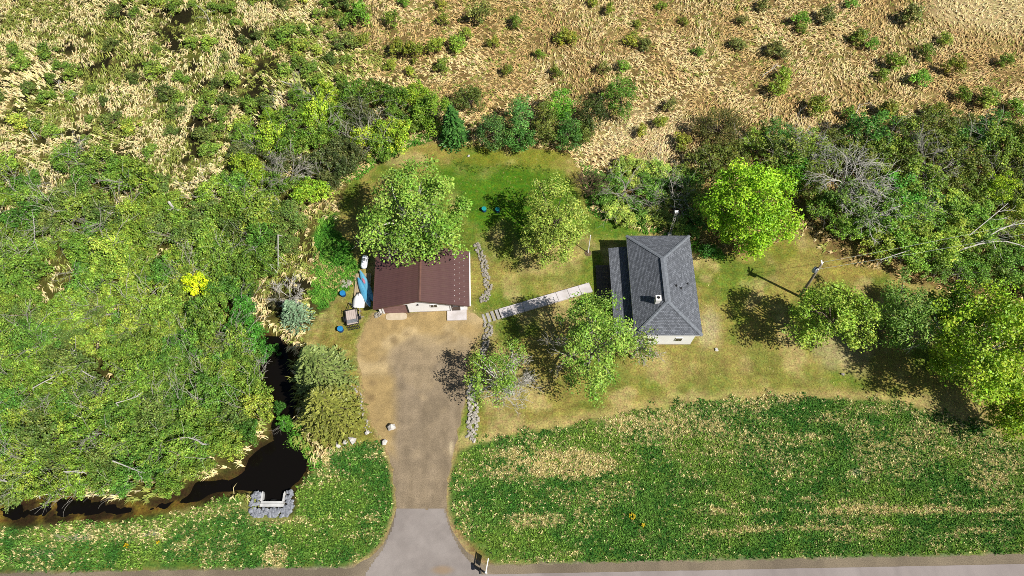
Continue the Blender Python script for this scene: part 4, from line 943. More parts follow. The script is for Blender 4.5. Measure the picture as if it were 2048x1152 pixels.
def build_kayak(p, q, z, mat, label, decal=None, w=0.38, z1=None):
    a = Vector((*W(p[0], p[1], z), z)); b = Vector((*W(q[0], q[1], z1 or z), z1 or z)); L = (b - a).length
    e = empty('kayak', tuple(a), math.atan2(b.y - a.y, b.x - a.x), label, 'kayak', 'blue kayaks by the garage')
    n = 16; m = 12; v = []; f = []
    for i in range(n + 1):
        t = i / n; s = math.sin(math.pi * min(1, max(0, t))) ** 0.62 if 0 < t < 1 else 0.02
        hw = max(0.015, w * s); up = 0.22 * s + 0.02; rock = 0.12 * (2 * t - 1) ** 4
        for k in range(m):
            an = 2 * math.pi * k / m
            zz = math.sin(an); v.append((t * L, hw * math.cos(an), rock + (up if zz > 0 else 0.1 * s + 0.01) * zz * (1 - 0.25 * abs(math.cos(an)))))
    for i in range(n):
        for k in range(m): f.append((i * m + k, (i + 1) * m + k, (i + 1) * m + (k + 1) % m, i * m + (k + 1) % m)[::-1])
    f += [tuple(range(m)), tuple(range(n * m, (n + 1) * m))[::-1]]
    MB().add(v, f).build('hull', M[mat], e, True)
    MB().tube([(L * t, 0, 0.235 * (math.sin(math.pi * t) ** 0.62) + 0.12 * (2 * t - 1) ** 4 + 0.0) for t in (0.08, 0.25, 0.5, 0.75, 0.92)], 0.025, 6).build('keel', M[mat], e)
    if decal:
        MB().prism([(L * 0.36 + 0.42 * math.cos(t) * 0.9, -0.06 + 0.13 * math.sin(t)) for t in [k * 0.5236 for k in range(12)]], 0.2, 0.248).build('hull_patch', M['pink'], e)
build_kayak((720, 541), (747, 604), 0.42, 'kayak', 'pale blue kayak with a pink patch, nearer the garage wall', True)
build_kayak((716, 555), (741, 615), 0.42, 'kayak_b', 'blue kayak lying outermost on the plank platform')
def build_dinghy():
    a = W(718, 585, 0.4); b = W(716, 614, 0.4); L = math.dist(a, b)
    e = empty('upturned_boat', (b[0], b[1], 0.22), math.atan2(a[1] - b[1], a[0] - b[0]), 'small white upturned boat with flat stern below the kayaks', 'boat')
    n = 12; v = []; f = []; m = 9
    for i in range(n + 1):
        t = i / n; hw = 0.66 * (1 - 0.06 * (1 - t)) * (1 - max(0, (t - 0.35) / 0.65) ** 2.6) + 0.03; hz = 0.42 * (1 - 0.5 * max(0, (t - 0.6) / 0.4) ** 2)
        for k in range(m):
            u = -1 + 2 * k / (m - 1); v.append((t * L, hw * u, hz * (1 - abs(u) ** 3.2) + 0.05 * (1 - abs(u))))
    for i in range(n):
        for k in range(m - 1): f.append((i * m + k, i * m + k + 1, (i + 1) * m + k + 1, (i + 1) * m + k)[::-1])
    f.append(tuple(range(m))); f.append(tuple(range(n * m, (n + 1) * m))[::-1])
    MB().add(v, f).build('hull', M['boat_white'], e, True)
    MB().box((L * 0.45, 0, 0.475), (L * 0.75, 0.035, 0.05)).build('keel', M['boat_white'], e)
    MB().box((L * 0.82, -0.03, 0.42), (0.42, 0.12, 0.12)).build('skeg', M['black'], e)
    for s in (-1, 1): MB().box((L * 0.3, s * 0.62, 0.02), (L * 0.58, 0.05, 0.06)).build('rub_rail', M['steel'], e)
build_dinghy()
def build_trailer():
    c = W(704, 634, 0.5); e = empty('utility_trailer', (c[0], c[1], 0), R(13), 'flat utility trailer with grey plank bed and lowered black ramp', 'trailer')
    w, L, z = 1.2, 1.65, 0.5
    n = 6; pw = w / n; me = MB().box((0, 0, 0), (pw - 0.015, L, 0.04)).mesh('bed_plank', M['bed_wood'])
    for i in range(n): o = link(bpy.data.objects.new('bed_plank', me), e); o.location = (-w / 2 + pw * (i + 0.5), 0, z)
    for s in (-1, 1):
        MB().box((s * (w / 2 + 0.04), 0, z + 0.02), (0.06, L + 0.1, 0.12)).build('side_rail', M['black'], e)
        MB().box((s * (w / 2 + 0.04), 0, z + 0.3), (0.04, L + 0.1, 0.04)).build('top_rail', M['black'], e)
        for y in (-L / 2, 0, L / 2): MB().box((s * (w / 2 + 0.04), y, z + 0.17), (0.035, 0.04, 0.24)).build('rail_post', M['black'], e)
        wh = MB().tube([(s * (w / 2 + 0.12), -0.1, 0.26), (s * (w / 2 + 0.3), -0.1, 0.26)], 0.26, 18).build('wheel', M['rubber'], e); MB().tube([(s * (w / 2 + 0.295), -0.1, 0.26), (s * (w / 2 + 0.315), -0.1, 0.26)], 0.14, 12).build('rim', M['steel'], wh)
        MB().box((s * (w / 2 + 0.2), -0.1, 0.56), (0.22, 0.6, 0.03)).build('fender', M['black'], e)
    MB().box((0, L / 2 + 0.04, z + 0.02), (w + 0.1, 0.05, 0.12)).build('front_rail', M['black'], e)
    MB().tube([(0.45, L / 2, z - 0.05), (0, L / 2 + 0.95, z - 0.05)], 0.04, 6).build('tongue', M['black'], e); MB().tube([(-0.45, L / 2, z - 0.05), (0, L / 2 + 0.95, z - 0.05)], 0.04, 6).build('tongue', M['black'], e)
    MB().tube([(0.0, L / 2 + 0.85, 0.0), (0.0, L / 2 + 0.85, 0.7)], 0.04, 8).build('jack', M['steel'], e)
    MB().box((0, -L * 0.3, z + 0.035), (w * 0.92, 0.42, 0.025)).build('grey_panel', M['steel'], e)
    rp = empty('ramp', (0, -L / 2 - 0.03, z)); rp.parent = e
    MB().box((0, -0.22, -0.2), (w + 0.05, 0.05, 0.05)).build('ramp_bar', M['black'], rp); MB().box((0, -0.42, -0.4), (w + 0.05, 0.05, 0.05)).build('ramp_bar', M['black'], rp); MB().box((0, -0.03, 0.0), (w + 0.05, 0.05, 0.05)).build('ramp_bar', M['black'], rp)
    for i in range(8):
        x = -w / 2 + w * i / 7; MB().tube([(x, -0.02, -0.01), (x, -0.43, -0.42)], 0.025, 5).build('ramp_slat', M['black'], rp)
build_trailer()
def build_rack():
    x, y = W(722, 633); e = empty('boat_stand', (x, y, 0), 0.1, 'pale timber stand leaning between the trailer and the boat', 'stand')
    MB().box((0, 0, 0.4), (0.1, 0.1, 0.8)).build('post', M['wood_grey'], e); MB().box((0, 0.2, 0.75), (0.09, 0.9, 0.09)).build('rail', M['wood_grey'], e); MB().box((0.1, -0.15, 0.2), (0.5, 0.09, 0.08)).build('rail', M['wood_grey'], e); MB().box((0, 0.55, 0.36), (0.1, 0.1, 0.7)).build('post', M['wood_grey'], e)
build_rack()

# ------------------------------------------------------------------ poles, wires, sign
def build_pole():
    x, y = W(1599, 593); tx, ty = W(1643, 529, 7.0); e = empty('utility_pole', (x, y, 0), 0, 'grey wooden utility pole with a transformer standing on the right lawn', 'utility pole')
    top = (tx - x, ty - y, 7.0)
    MB().tube([(0, 0, -0.3), (top[0] * 0.5, top[1] * 0.5, 3.5), top], [0.16, 0.14, 0.11], 10).build('post', M['pole_wood'], e, True)
    at = lambda z: (top[0] * z / 7, top[1] * z / 7)
    a = at(5.9); t = empty('transformer', (a[0] - 0.32, a[1] - 0.02, 5.6)); t.parent = e
    MB().lathe((0, 0, 0), [(0.2, 0), (0.23, 0.04), (0.23, 0.66), (0.2, 0.72), (0.05, 0.76)], 18).build('can', M['transformer'], t, True)
    for s in (-0.08, 0.08): MB().lathe((s, 0, 0.72), [(0.04, 0), (0.05, 0.05), (0.03, 0.1), (0.045, 0.15), (0.02, 0.22)], 8).build('bushing', M['dark_door'], t)
    MB().box((0.24, 0, 0.35), (0.14, 0.12, 0.3)).build('bracket', M['steel'], t)
    b = at(6.6); MB().box((b[0], b[1], 6.6), (1.1, 0.09, 0.1), 0.9).build('crossarm', M['pole_wood'], e)
    for s in (-0.5, 0.5): MB().lathe((b[0] + s * math.cos(0.9), b[1] + s * math.sin(0.9), 6.65), [(0.05, 0), (0.06, 0.06), (0.03, 0.1), (0.05, 0.15), (0.01, 0.18)], 8).build('insulator', M['trim'], e)
    c = at(6.95); MB().box((c[0] + 0.12, c[1] + 0.3, 6.9), (0.12, 0.5, 0.1)).build('cutout', M['trim'], e)
    for i, (s, far, lab) in enumerate(((0.5, W3(2260, 400, 7.5), 'upper thin power wire running right from the utility pole'), (-0.5, W3(2260, 428, 7.5), 'lower thin power wire running right from the utility pole'))):
        p = Vector((x + b[0] + s * math.cos(0.9), y + b[1] + s * math.sin(0.9), 6.8)); q = Vector(far); pts = []
        for k in range(25):
            u = k / 24; w_ = p.lerp(q, u); w_.z -= 1.2 * 4 * u * (1 - u) * 0.35; pts.append(tuple(w_))
        tag(MB().tube(pts, 0.014, 5).build('power_wire', M['wire']), lab, 'wire')
build_pole()
def build_mast():
    x, y = W(1339, 470); tx, ty = W(1353, 424, 4.3); e = empty('lattice_mast', (x, y, 0), 0, 'slim pale two-railed mast behind the house roof', 'mast')
    tp = Vector((tx - x, ty - y, 4.3))
    for s in (-0.11, 0.11): MB().tube([(s, 0, 0), (tp.x + s, tp.y, tp.z)], 0.035, 6).build('rail', M['pale_bark'], e)
    for k in range(1, 14): 
        c = tp * (k / 14); MB().tube([(c.x - 0.12, c.y, c.z), (c.x + 0.12, c.y, c.z)], 0.018, 5).build('rung', M['pale_bark'], e)
    MB().box((0, 0, 0.15), (0.5, 0.4, 0.3)).build('base', M['white_concrete'], e); MB().box((tp.x, tp.y, tp.z + 0.05), (0.4, 0.25, 0.15)).build('head', M['trim'], e)
build_mast()
def build_post():
    x, y = W(1176, 506); tx, ty = W(1181, 471, 3.0); e = empty('clothes_pole', (x, y, 0), 0, 'thin white pole in a bare soil ring left of the house', 'pole')
    MB().tube([(0, 0, 0), (tx - x, ty - y, 3.0)], [0.05, 0.04], 8).build('post', M['trim'], e); MB().lathe((tx - x, ty - y, 2.98), [(0.06, 0), (0.06, 0.05), (0.01, 0.1)], 8).build('cap', M['trim'], e)
    MB().lathe((0, 0, 0), [(0.42, 0.0), (0.38, 0.03), (0.1, 0.05)], 18).build('soil_ring', M['twig'], e)
build_post()
def build_sign():
    a = W(973, 1147); b = W(977, 1116, 1.7); L = math.dist(a, b); e = empty('hanging_sign', (a[0], a[1], 0), math.atan2(b[1] - a[1], b[0] - a[0]), 'white yard post with a dark panel hanging from its arm by the road', 'sign')
    MB().box((0, 0, 0.95), (0.13, 0.13, 1.9)).build('post', M['trim'], e); MB().lathe((0, 0, 1.9), [(0.1, 0), (0.1, 0.04), (0.02, 0.1)], 8).build('finial', M['trim'], e)
    MB().box((L / 2 + 0.02, 0, 1.7), (L - 0.1, 0.08, 0.09)).build('arm', M['trim'], e)
    p = MB().box((L / 2 + 0.1, 0, 1.25), (0.9, 0.035, 0.6)).build('panel', M['sign_green'], e)
    for k in (-0.35, 0.35): MB().tube([(L / 2 + 0.1 + k, 0, 1.5), (L / 2 + 0.1 + k, 0, 1.68)], 0.012, 5).build('hook', M['steel'], e)
    x, y = W(961, 1143); m = empty('mailbox', (x, y, 0), 0.1, 'small black mailbox on a stub post beside the hanging sign', 'mailbox')
    MB().box((0, 0, 0.5), (0.1, 0.1, 1.0)).build('post', M['deck_wood'], m)
    pr = [(-0.12, 0.0), (0.12, 0.0), (0.12, 0.13), (0.085, 0.2), (0, 0.24), (-0.085, 0.2), (-0.12, 0.13)]
    v = [(q[0], -0.27, 1.0 + q[1]) for q in pr] + [(q[0], 0.27, 1.0 + q[1]) for q in pr]
    MB().add(v, [tuple(range(7)), tuple(range(13, 6, -1))] + [(i, 7 + i, 7 + (i + 1) % 7, (i + 1) % 7) for i in range(7)]).build('box', M['black'], m); MB().box((0.13, 0.1, 1.2), (0.02, 0.05, 0.2)).build('flag', M['brick_red'], m)
    x, y = W(983, 1107); s = empty('marker_stake', (x, y, 0), 0, 'thin dark stake at the corner of the ditch meadow', 'stake'); MB().tube([(0, 0, 0), (-0.02, 0.03, 0.75)], 0.03, 6).build('rod', M['black'], s); MB().box((-0.02, 0.03, 0.74), (0.1, 0.03, 0.14)).build('reflector', M['black'], s)
build_sign()
for px, py, s in ((1264, 1033, 1.0), (1286, 1051, 0.6), (255, 1092, 0.7), (318, 1086, 0.5)):
    x, y = W(px, py); rg = random.Random(px); mb = MB()
    for k in range(int(26 * s)):
        a = rg.random() * 6.28; r = rg.random() ** 0.5 * 0.3 * s; h = 0.22 + rg.random() * 0.12; w_ = 0.06
        bx, by = x + r * math.cos(a), y + r * math.sin(a); mb.add([(bx - w_, by, h), (bx, by - w_, h + 0.02), (bx + w_, by, h), (bx, by + w_, h + 0.03), (bx, by, -0.05)], [(0, 1, 2, 3), (0, 4, 1), (2, 4, 3)])
    lab = {1264: 'larger yellow flower clump in the right ditch meadow', 1286: 'smaller yellow flower clump in the right ditch meadow', 255: 'larger yellow flower clump in the left ditch meadow', 318: 'smaller yellow flower clump in the left ditch meadow'}[px]
    tag(mb.build('flower_clump', M['flower']), lab, 'flowers')

# ------------------------------------------------------------------ vegetation
def leaf_cloud(rng, centers, radii, per, leaf, base_cols, cl_shift=0.1, up=0.7, jit=0.16, flat=0.8, squash=0.75):
    """small folded leaf faces spread through clumps; returns V, T, C"""
    n = len(centers) * per
    c = np.repeat(centers, per, 0); r = np.repeat(radii, per)
    u = rng.normal(size=(n, 3)); u /= np.linalg.norm(u, axis=1)[:, None]
    u[:, 2] = np.where(rng.random(n) < 0.3, np.abs(u[:, 2]), u[:, 2])
    rad = rng.random(n) ** 0.45
    p = c + u * (rad * r)[:, None] * np.array([1, 1, squash])
    nr = u * 0.6 + np.array([0, 0, up * 0.7]) + rng.normal(size=(n, 3)) * 0.6; nr /= np.linalg.norm(nr, axis=1)[:, None]
    t = np.cross(nr, rng.normal(size=(n, 3))); t /= np.linalg.norm(t, axis=1)[:, None]; b = np.cross(nr, t)
    L = leaf * (0.65 + 0.7 * rng.random(n)); w = L * (0.5 + 0.25 * rng.random(n))
    t *= L[:, None] / 2; b *= w[:, None] / 2
    V = np.stack([p - t, p - b + nr * (w * 0.15)[:, None], p + t, p + b + nr * (w * 0.15)[:, None]], 1).reshape(-1, 3)
    i = np.arange(n) * 4; T = np.concatenate([np.stack([i, i + 1, i + 2], 1), np.stack([i, i + 2, i + 3], 1)])
    bc = np.asarray(base_cols, float); k = rng.random((len(centers), 1)); cc = bc[0] + (bc[1] - bc[0]) * k
    cc = cc * (1 + (rng.random((len(centers), 1)) - 0.5) * 2 * cl_shift)
    col = np.repeat(cc, per, 0) * (1 + (rng.random((n, 1)) - 0.5) * 2 * jit) * (1 + (rng.random((n, 3)) - 0.5) * 0.12)
    C = lin(np.clip(col, 0, 255)) / 1.05
    return V, T, np.repeat(C, 4, 0)
def crown_points(rng, n, rx, ry, rz, zc, lo=0.35, lump=0.22, low=-0.75, gap=0.0):
    out = []; ph = rng.random(6) * 6.28
    while len(out) < n:
        u = rng.normal(size=3); u /= np.linalg.norm(u)
        if u[2] < low: continue
        a = math.atan2(u[1], u[0]); k = 1 + lump * (math.sin(3 * a + ph[0]) * 0.5 + math.sin(5 * a + ph[1] + 2 * u[2]) * 0.5 + math.sin(2 * a + ph[2]) * 0.5)
        if gap and math.sin(4 * a + ph[3] + 3 * u[2]) > 1 - gap: continue
        r = lo + (1 - lo) * rng.random() ** 0.6
        out.append((u[0] * rx * r * k, u[1] * ry * r * k, zc + u[2] * rz * r))
    return np.array(out)
def limb(mb, rng, p, q, r0, r1, sag=0.12, n=4, sides=5):
    p, q = np.array(p, float), np.array(q, float); d = q - p; L = np.linalg.norm(d); o = rng.normal(size=3) * L * 0.07
    pts = []; 
    for i in range(n + 1):
        t = i / n; m = p + d * t + o * math.sin(math.pi * t) + np.array([0, 0, L * sag * math.sin(math.pi * t)]); pts.append(tuple(m))
    mb.tube(pts, [r0 + (r1 - r0) * i / n for i in range(n + 1)], sides)
    return pts
def twigs(mb, rng, p, d, L, r, depth, spread=0.6, kids=4):
    """forking bare branches"""
    p = np.array(p, float); d = np.array(d, float) / np.linalg.norm(d); q = p + d * L
    pts = limb(mb, rng, p, q, r, r * 0.55, 0.04, 3, 4 if depth > 1 else 3)
    if depth <= 0: return
    for k in range(kids):
        t = 0.35 + 0.65 * (k + rng.random() * 0.8) / kids; s = np.array(pts[min(3, int(t * 3.99))])
        nd = d + rng.normal(size=3) * spread; nd[2] = nd[2] * 0.7 + 0.12
        twigs(mb, rng, s, nd, L * (0.5 + 0.3 * rng.random()), max(0.018, r * 0.5), depth - 1, spread, kids)
def make_tree(name, px, py, rxp, ryp, H, cols, seed, label, cat='tree', zc=None, ncl=70, per=70, leaf=0.3, clr=0.9, lump=0.22, lo=0.35, bark='bark', base=None, gap=0.0, limbs=26, bare=0, group=None, rz=None, low=-0.75, trunk_r=None):
    """a broadleaf tree whose crown is centred on the photo place (px, py), radii in photo pixels"""
    rng = np.random.default_rng(seed); zc = zc or H * 0.58; rz = rz or H - zc - 0.2
    x, y = W(px, py, zc); s = 1365.0 / ((CAM_H - zc) / math.cos(_t) if False else (y * _F[1] + (zc - CAM_H) * _F[2]))
    rx, ry = rxp / s, ryp / s
    bx, by = (x, y) if base is None else W(*base)
    gz = float(ground_z(np.array([bx]), np.array([by]))[0])
    e = empty(name, (bx, by, gz), 0, label, cat, group); dx, dy = x - bx, y - by
    C = crown_points(rng, ncl, rx - clr * 0.6, max(0.5, ry - clr * 0.6), rz, zc - gz, lo, lump, low, gap); C[:, 0] += dx; C[:, 1] += dy
    rad = clr * (0.65 + 0.7 * rng.random(ncl))
    V, T, K = leaf_cloud(rng, C, rad, per, leaf, cols)
    link(bpy.data.objects.new('crown', tri_mesh('crown', V, T, M['leaf'], K)), e)
    mb = MB(); tr = trunk_r or 0.05 + H * 0.02; th = (zc - gz) * 0.75
    top = (dx * 0.75, dy * 0.75, th)
    tp = limb(mb, rng, (0, 0, -0.25), top, tr, tr * 0.6, 0.0, 5, 8)
    order = rng.permutation(ncl)[:limbs]
    for k in order:
        t = 0.5 + 0.5 * rng.random(); s0 = tp[min(5, int(t * 5.99))]
        limb(mb, rng, s0, C[k], tr * 0.4, 0.025, 0.08, 4, 5)
    for k in range(bare):
        a = rng.random() * 6.28; el = 0.25 + rng.random() * 0.7; d = (math.cos(a) * math.cos(el), math.sin(a) * math.cos(el), math.sin(el))
        twigs(mb, rng, tp[3 + k % 3], d, max(rx, ry) * 0.55, tr * 0.35, 3, 0.5, 4)
    mb.build('trunk', M[bark], e, True)
    return e
LIME = ((128, 176, 38), (170, 208, 52)); FRESH = ((112, 152, 54), (160, 188, 82)); YELLOWY = ((130, 154, 58), (178, 192, 90))
MID = ((84, 122, 38), (122, 156, 56)); DEEP = ((48, 98, 32), (84, 132, 48)); OLIVE = ((88, 96, 42), (122, 122, 58)); DARK = ((52, 78, 30), (84, 106, 42))
make_tree('maple_tree', 836, 428, 112, 114, 13.0, FRESH, 1, 'big fresh green tree overhanging the brown garage roof', zc=7.4, ncl=130, per=139, leaf=0.265, clr=1.15, bare=3, bark='pale_bark', gap=0.12)
make_tree('maple_tree', 1108, 442, 76, 98, 9.6, YELLOWY, 2, 'tall yellow-green tree on the lawn between garage and house', zc=5.2, ncl=165, per=80, leaf=0.203, clr=0.75, low=-0.9, rz=3.9)
make_tree('ash_tree', 1186, 684, 84, 108, 11.6, FRESH, 3, 'leafy green tree in front of the house with shadow over the walk', zc=6.6, ncl=120, per=96, leaf=0.218, clr=0.85, bare=2, bark='grey_bark', gap=0.2, lump=0.3)
make_tree('ash_tree', 1284, 692, 40, 42, 6.5, ((104, 130, 50), (146, 164, 72)), 33, 'thin see-through tree at the front corner of the house', zc=4.4, ncl=34, per=20, leaf=0.22, clr=0.7, bare=6, bark='pale_bark', base=(1262, 716), gap=0.2)
make_tree('apple_tree', 985, 752, 66, 74, 6.4, ((112, 150, 54), (154, 182, 76)), 4, 'sparse leaning tree with pale branches beside the drive', zc=4.3, ncl=60, per=65, leaf=0.187, clr=0.75, bare=5, bark='pale_bark', base=(1030, 788), gap=0.3, lump=0.3)
make_tree('maple_tree', 1500, 414, 106, 100, 11.0, LIME, 5, 'bright lime green round tree behind the house', zc=6.0, ncl=150, per=139, leaf=0.250, clr=1.05, lump=0.1, lo=0.45)
make_tree('cherry_tree', 1672, 634, 92, 76, 9.6, ((116, 150, 46), (172, 196, 78)), 6, 'bright leafed tree below the utility pole', zc=5.9, ncl=90, per=96, leaf=0.234, clr=0.85, gap=0.25, lump=0.25)
make_tree('cherry_tree', 1808, 628, 66, 80, 9.2, ((104, 142, 54), (146, 176, 84)), 7, 'darker green tree right of the utility pole tree', zc=5.6, ncl=80, per=93, leaf=0.218, clr=0.8, gap=0.25, lump=0.25)
make_tree('maple_tree', 1985, 690, 122, 140, 12.0, ((122, 160, 40), (178, 202, 58)), 8, 'large yellow-green tree at the right edge of the lawn', zc=6.8, ncl=190, per=120, leaf=0.265, clr=1.05, gap=0.15, bare=2, bark='pale_bark')
make_tree('maple_tree', 1905, 640, 60, 80, 8.5, MID, 9, 'dark shaded tree on the left flank of the big right tree', zc=4.6, ncl=70, per=86, leaf=0.218, clr=0.9, gap=0.15)
make_tree('willow_shrub', 1740, 672, 32, 34, 3.4, ((96, 108, 56), (122, 132, 74)), 10, 'round olive shrub between the two pole-side trees', 'shrub', zc=1.9, ncl=34, per=71, leaf=0.133, clr=0.5, lump=0.08)
make_tree('willow_shrub', 1440, 256, 62, 48, 4.6, ((82, 88, 40), (112, 112, 56)), 11, 'broad olive-brown shrub at the marsh edge above the lime tree', 'shrub', zc=2.4, ncl=90, per=93, leaf=0.133, clr=0.7, lump=0.08)
make_tree('maple_tree', 2040, 830, 60, 60, 7.0, ((110, 146, 34), (168, 190, 50)), 12, 'lower yellow-green tree at the far right above the meadow', zc=4.0, ncl=60, per=93, leaf=0.234, clr=0.85)
# trees and tall shrubs in the row at the head of the lawn
ROW = [(985, 262, 34, 36, 4.6, ((70, 112, 54), (112, 140, 66)), 'blue-green rounded shrub in the row above the back lawn'),
       (1042, 232, 24, 44, 6.0, ((84, 138, 62), (124, 168, 84)), 'tallest pale green tree in the row above the back lawn'),
       (1040, 280, 32, 24, 3.8, ((66, 116, 46), (104, 150, 66)), 'low green shrub at the lawn edge below the tallest row tree'),
       (1090, 246, 26, 44, 5.0, ((96, 112, 46), (138, 146, 66)), 'olive middle tree in the row above the back lawn'),
       (1120, 212, 26, 34, 5.0, ((86, 148, 40), (134, 184, 58)), 'bright green tree top at the back of the lawn row'),
       (1136, 266, 32, 38, 4.4, ((60, 104, 44), (98, 138, 58)), 'green shrub at the right end of the back lawn row'),
       (1180, 226, 34, 38, 5.0, ((56, 74, 34), (88, 100, 44)), 'dark olive shrub right of the back lawn row'),
       (1242, 196, 34, 46, 4.5, ((72, 112, 34), (112, 148, 52)), 'upright green shrub at the marsh edge right of the row'),
       (1168, 262, 20, 24, 3.2, ((96, 110, 46), (128, 140, 60)), 'small yellow-olive shrub hugging the right end of the row'),
       (870, 226, 38, 42, 5.0, ((96, 136, 40), (146, 176, 58)), 'yellow-green tree left of the dark lawn spruce'),
       (940, 196, 34, 26, 3.4, ((78, 96, 40), (108, 122, 54)), 'spreading olive shrub in the marsh above the lawn row')]
for i, (px, py, rx, ry, H, c, lab) in enumerate(ROW):
    make_tree('row_shrub', px, py, rx * 1.2, ry * 1.15, H, c, 40 + i, lab, 'shrub', zc=H * 0.55, ncl=int(30 + rx * ry * 0.02), per=74, leaf=0.172, clr=0.6, lump=0.12, limbs=12)
def make_conifer(name, px, py, rp, H, cols, seed, label, leaf=0.3, wh=None, droop=0.25, pts=11, zref=0.4, ry=1.0):
    rng = np.random.default_rng(seed); zc = H * zref; x, y = W(px, py, zc); s = 1365.0 / (y * _F[1] + (zc - CAM_H) * _F[2]); Rm = rp / s
    gz = float(ground_z(np.array([x]), np.array([y]))[0]); e = empty(name, (x, y, gz), 0, label, 'tree')
    P = []; D = []; K = []; mb = MB(); wh = wh or int(H / 0.42); B = np.asarray(cols, float)
    mb.tube([(0, 0, -0.2), (0, 0, H * 0.5), (0, 0, H * 0.97)], [0.05 + H * 0.018, 0.03 + H * 0.01, 0.02], 8)
    for i in range(wh):
        t = i / (wh - 1); z = 0.35 + (H - 0.5) * t; r = Rm * (1 - t) ** 0.8 * (0.9 + 0.2 * rng.random()) + 0.12
        nb = int(7 + 9 * (1 - t)); a0 = rng.random() * 6.28
        for k in range(nb):
            a = a0 + 6.283 * k / nb + rng.normal() * 0.1; rr = r * (0.8 + 0.3 * rng.random()); d = np.array([math.cos(a), math.sin(a) * ry, 0]); side = np.array([-d[1], d[0], 0]); cb = B[0] + (B[1] - B[0]) * rng.random()
            mb.tube([(0, 0, z + 0.1), tuple(d * rr * 0.8 + np.array([0, 0, z - droop * rr * 0.5]))], [0.03, 0.012], 3)
            m = max(4, int(pts * rr / Rm) + 3)
            for j in range(m):
                u = (j + rng.random()) / m; w_ = 0.28 * rr * (1.05 - u) * (rng.random() - 0.5) * 2.4
                P.append(d * rr * u + side * w_ + np.array([0, 0, z + 0.12 - droop * rr * u * u + 0.05 * rng.normal()])); D.append(d + side * np.sign(w_) * 0.7 + np.array([0, 0, 0.15 + 0.2 * rng.random()])); K.append(cb * (0.85 + 0.3 * rng.random()))
    P = np.array(P); D = np.array(D); K = np.array(K); n = len(P); D /= np.linalg.norm(D, axis=1)[:, None]
    up = np.array([0, 0, 1.0]) + rng.normal(size=(n, 3)) * 0.35; S = np.cross(D, up); S /= np.linalg.norm(S, axis=1)[:, None]
    Lf = leaf * (0.8 + 0.6 * rng.random(n)); D *= Lf[:, None]; S *= (Lf * 0.24)[:, None]; N_ = np.cross(S, D); N_ /= np.linalg.norm(N_, axis=1)[:, None]
    V = np.stack([P - D * 0.35, P + S, P + D * 0.65, P - S], 1).reshape(-1, 3); i = np.arange(n) * 4
    T = np.concatenate([np.stack([i, i + 1, i + 2], 1), np.stack([i, i + 2, i + 3], 1)])
    link(bpy.data.objects.new('crown', tri_mesh('crown', V, T, M['leaf'], np.repeat(lin(np.clip(K, 0, 255)) / 1.0, 4, 0))), e)
    mb.build('trunk', M['bark'], e); return e
make_conifer('blue_spruce', 588, 626, 35, 4.6, ((110, 142, 106), (150, 176, 140)), 61, 'rounded blue-green spruce at the left lawn edge', 0.26, wh=14, pts=13)
make_conifer('spruce_tree', 650, 752, 66, 8.5, ((104, 124, 66), (148, 162, 92)), 62, 'tall grey-green conifer between the creek channel and the drive', 0.34, wh=30, pts=24, zref=0.1)
make_conifer('spruce_tree', 664, 828, 68, 8.0, ((112, 120, 54), (156, 158, 76)), 63, 'broad olive conifer directly below the grey-green one', 0.34, wh=30, pts=24, zref=0.1)
make_conifer('spruce_tree', 906, 254, 32, 6.0, ((58, 104, 46), (94, 140, 64)), 64, 'dark green spruce at the upper left corner of the back lawn', 0.4, wh=18, pts=13)

# shrub kinds, each built once and then copied
def shrub_proto(name, seed, r, H, cols, ncl, per, leaf, clr, stems=7, bark='twig', bare=0, reach=0.55):
    rng = np.random.default_rng(seed); e = empty(name)
    C = crown_points(rng, ncl, r - clr * 0.55, r - clr * 0.55, H * 0.45, H * 0.52, 0.3, 0.2, -0.6); rad = clr * (0.6 + 0.7 * rng.random(ncl))
    V, T, K = leaf_cloud(rng, C, rad, per, leaf, cols, up=0.7, jit=0.22)
    link(bpy.data.objects.new('foliage', tri_mesh('foliage', V, T, M['leaf'], K)), e)
    mb = MB()
    for k in rng.permutation(ncl)[:stems]: limb(mb, rng, (rng.normal() * 0.12, rng.normal() * 0.12, -0.2), C[k], 0.045, 0.015, 0.05, 3, 4)
    for k in range(bare):
        a = rng.random() * 6.28; twigs(mb, rng, (0, 0, H * 0.3), (math.cos(a), math.sin(a), 0.9), H * reach, 0.03, 2, 0.4, 3)
    mb.build('stem', M[bark], e); return e
WHITE = ((100, 140, 48), (146, 176, 64))
PR = {'big': [shrub_proto('thicket_shrub', 200 + i, 2.2, 3.3, WHITE, 56, 66, 0.19, 0.5, 8, 'grey_bark' if i % 2 == 0 else 'twig', 2 if i % 2 == 0 else 0, 0.8) for i in range(4)],
      'small': [shrub_proto('marsh_shrub', 220 + i, 1.1, 1.7, WHITE, 26, 44, 0.155, 0.36, 7) for i in range(4)],
      'wood': [shrub_proto('woodland_tree', 240 + i, 2.8, 6.0, WHITE, 56, 62, 0.22, 0.62, 9, 'grey_bark', 2 if i % 2 == 0 else 0) for i in range(4)]}
USED = set(); VRG = random.Random(5)
def tint(c): # relative to the prototypes' green
    b = lin((123, 158, 56)); v = lin(c) / b; return (float(v[0]), float(v[1]), float(v[2]), 1)
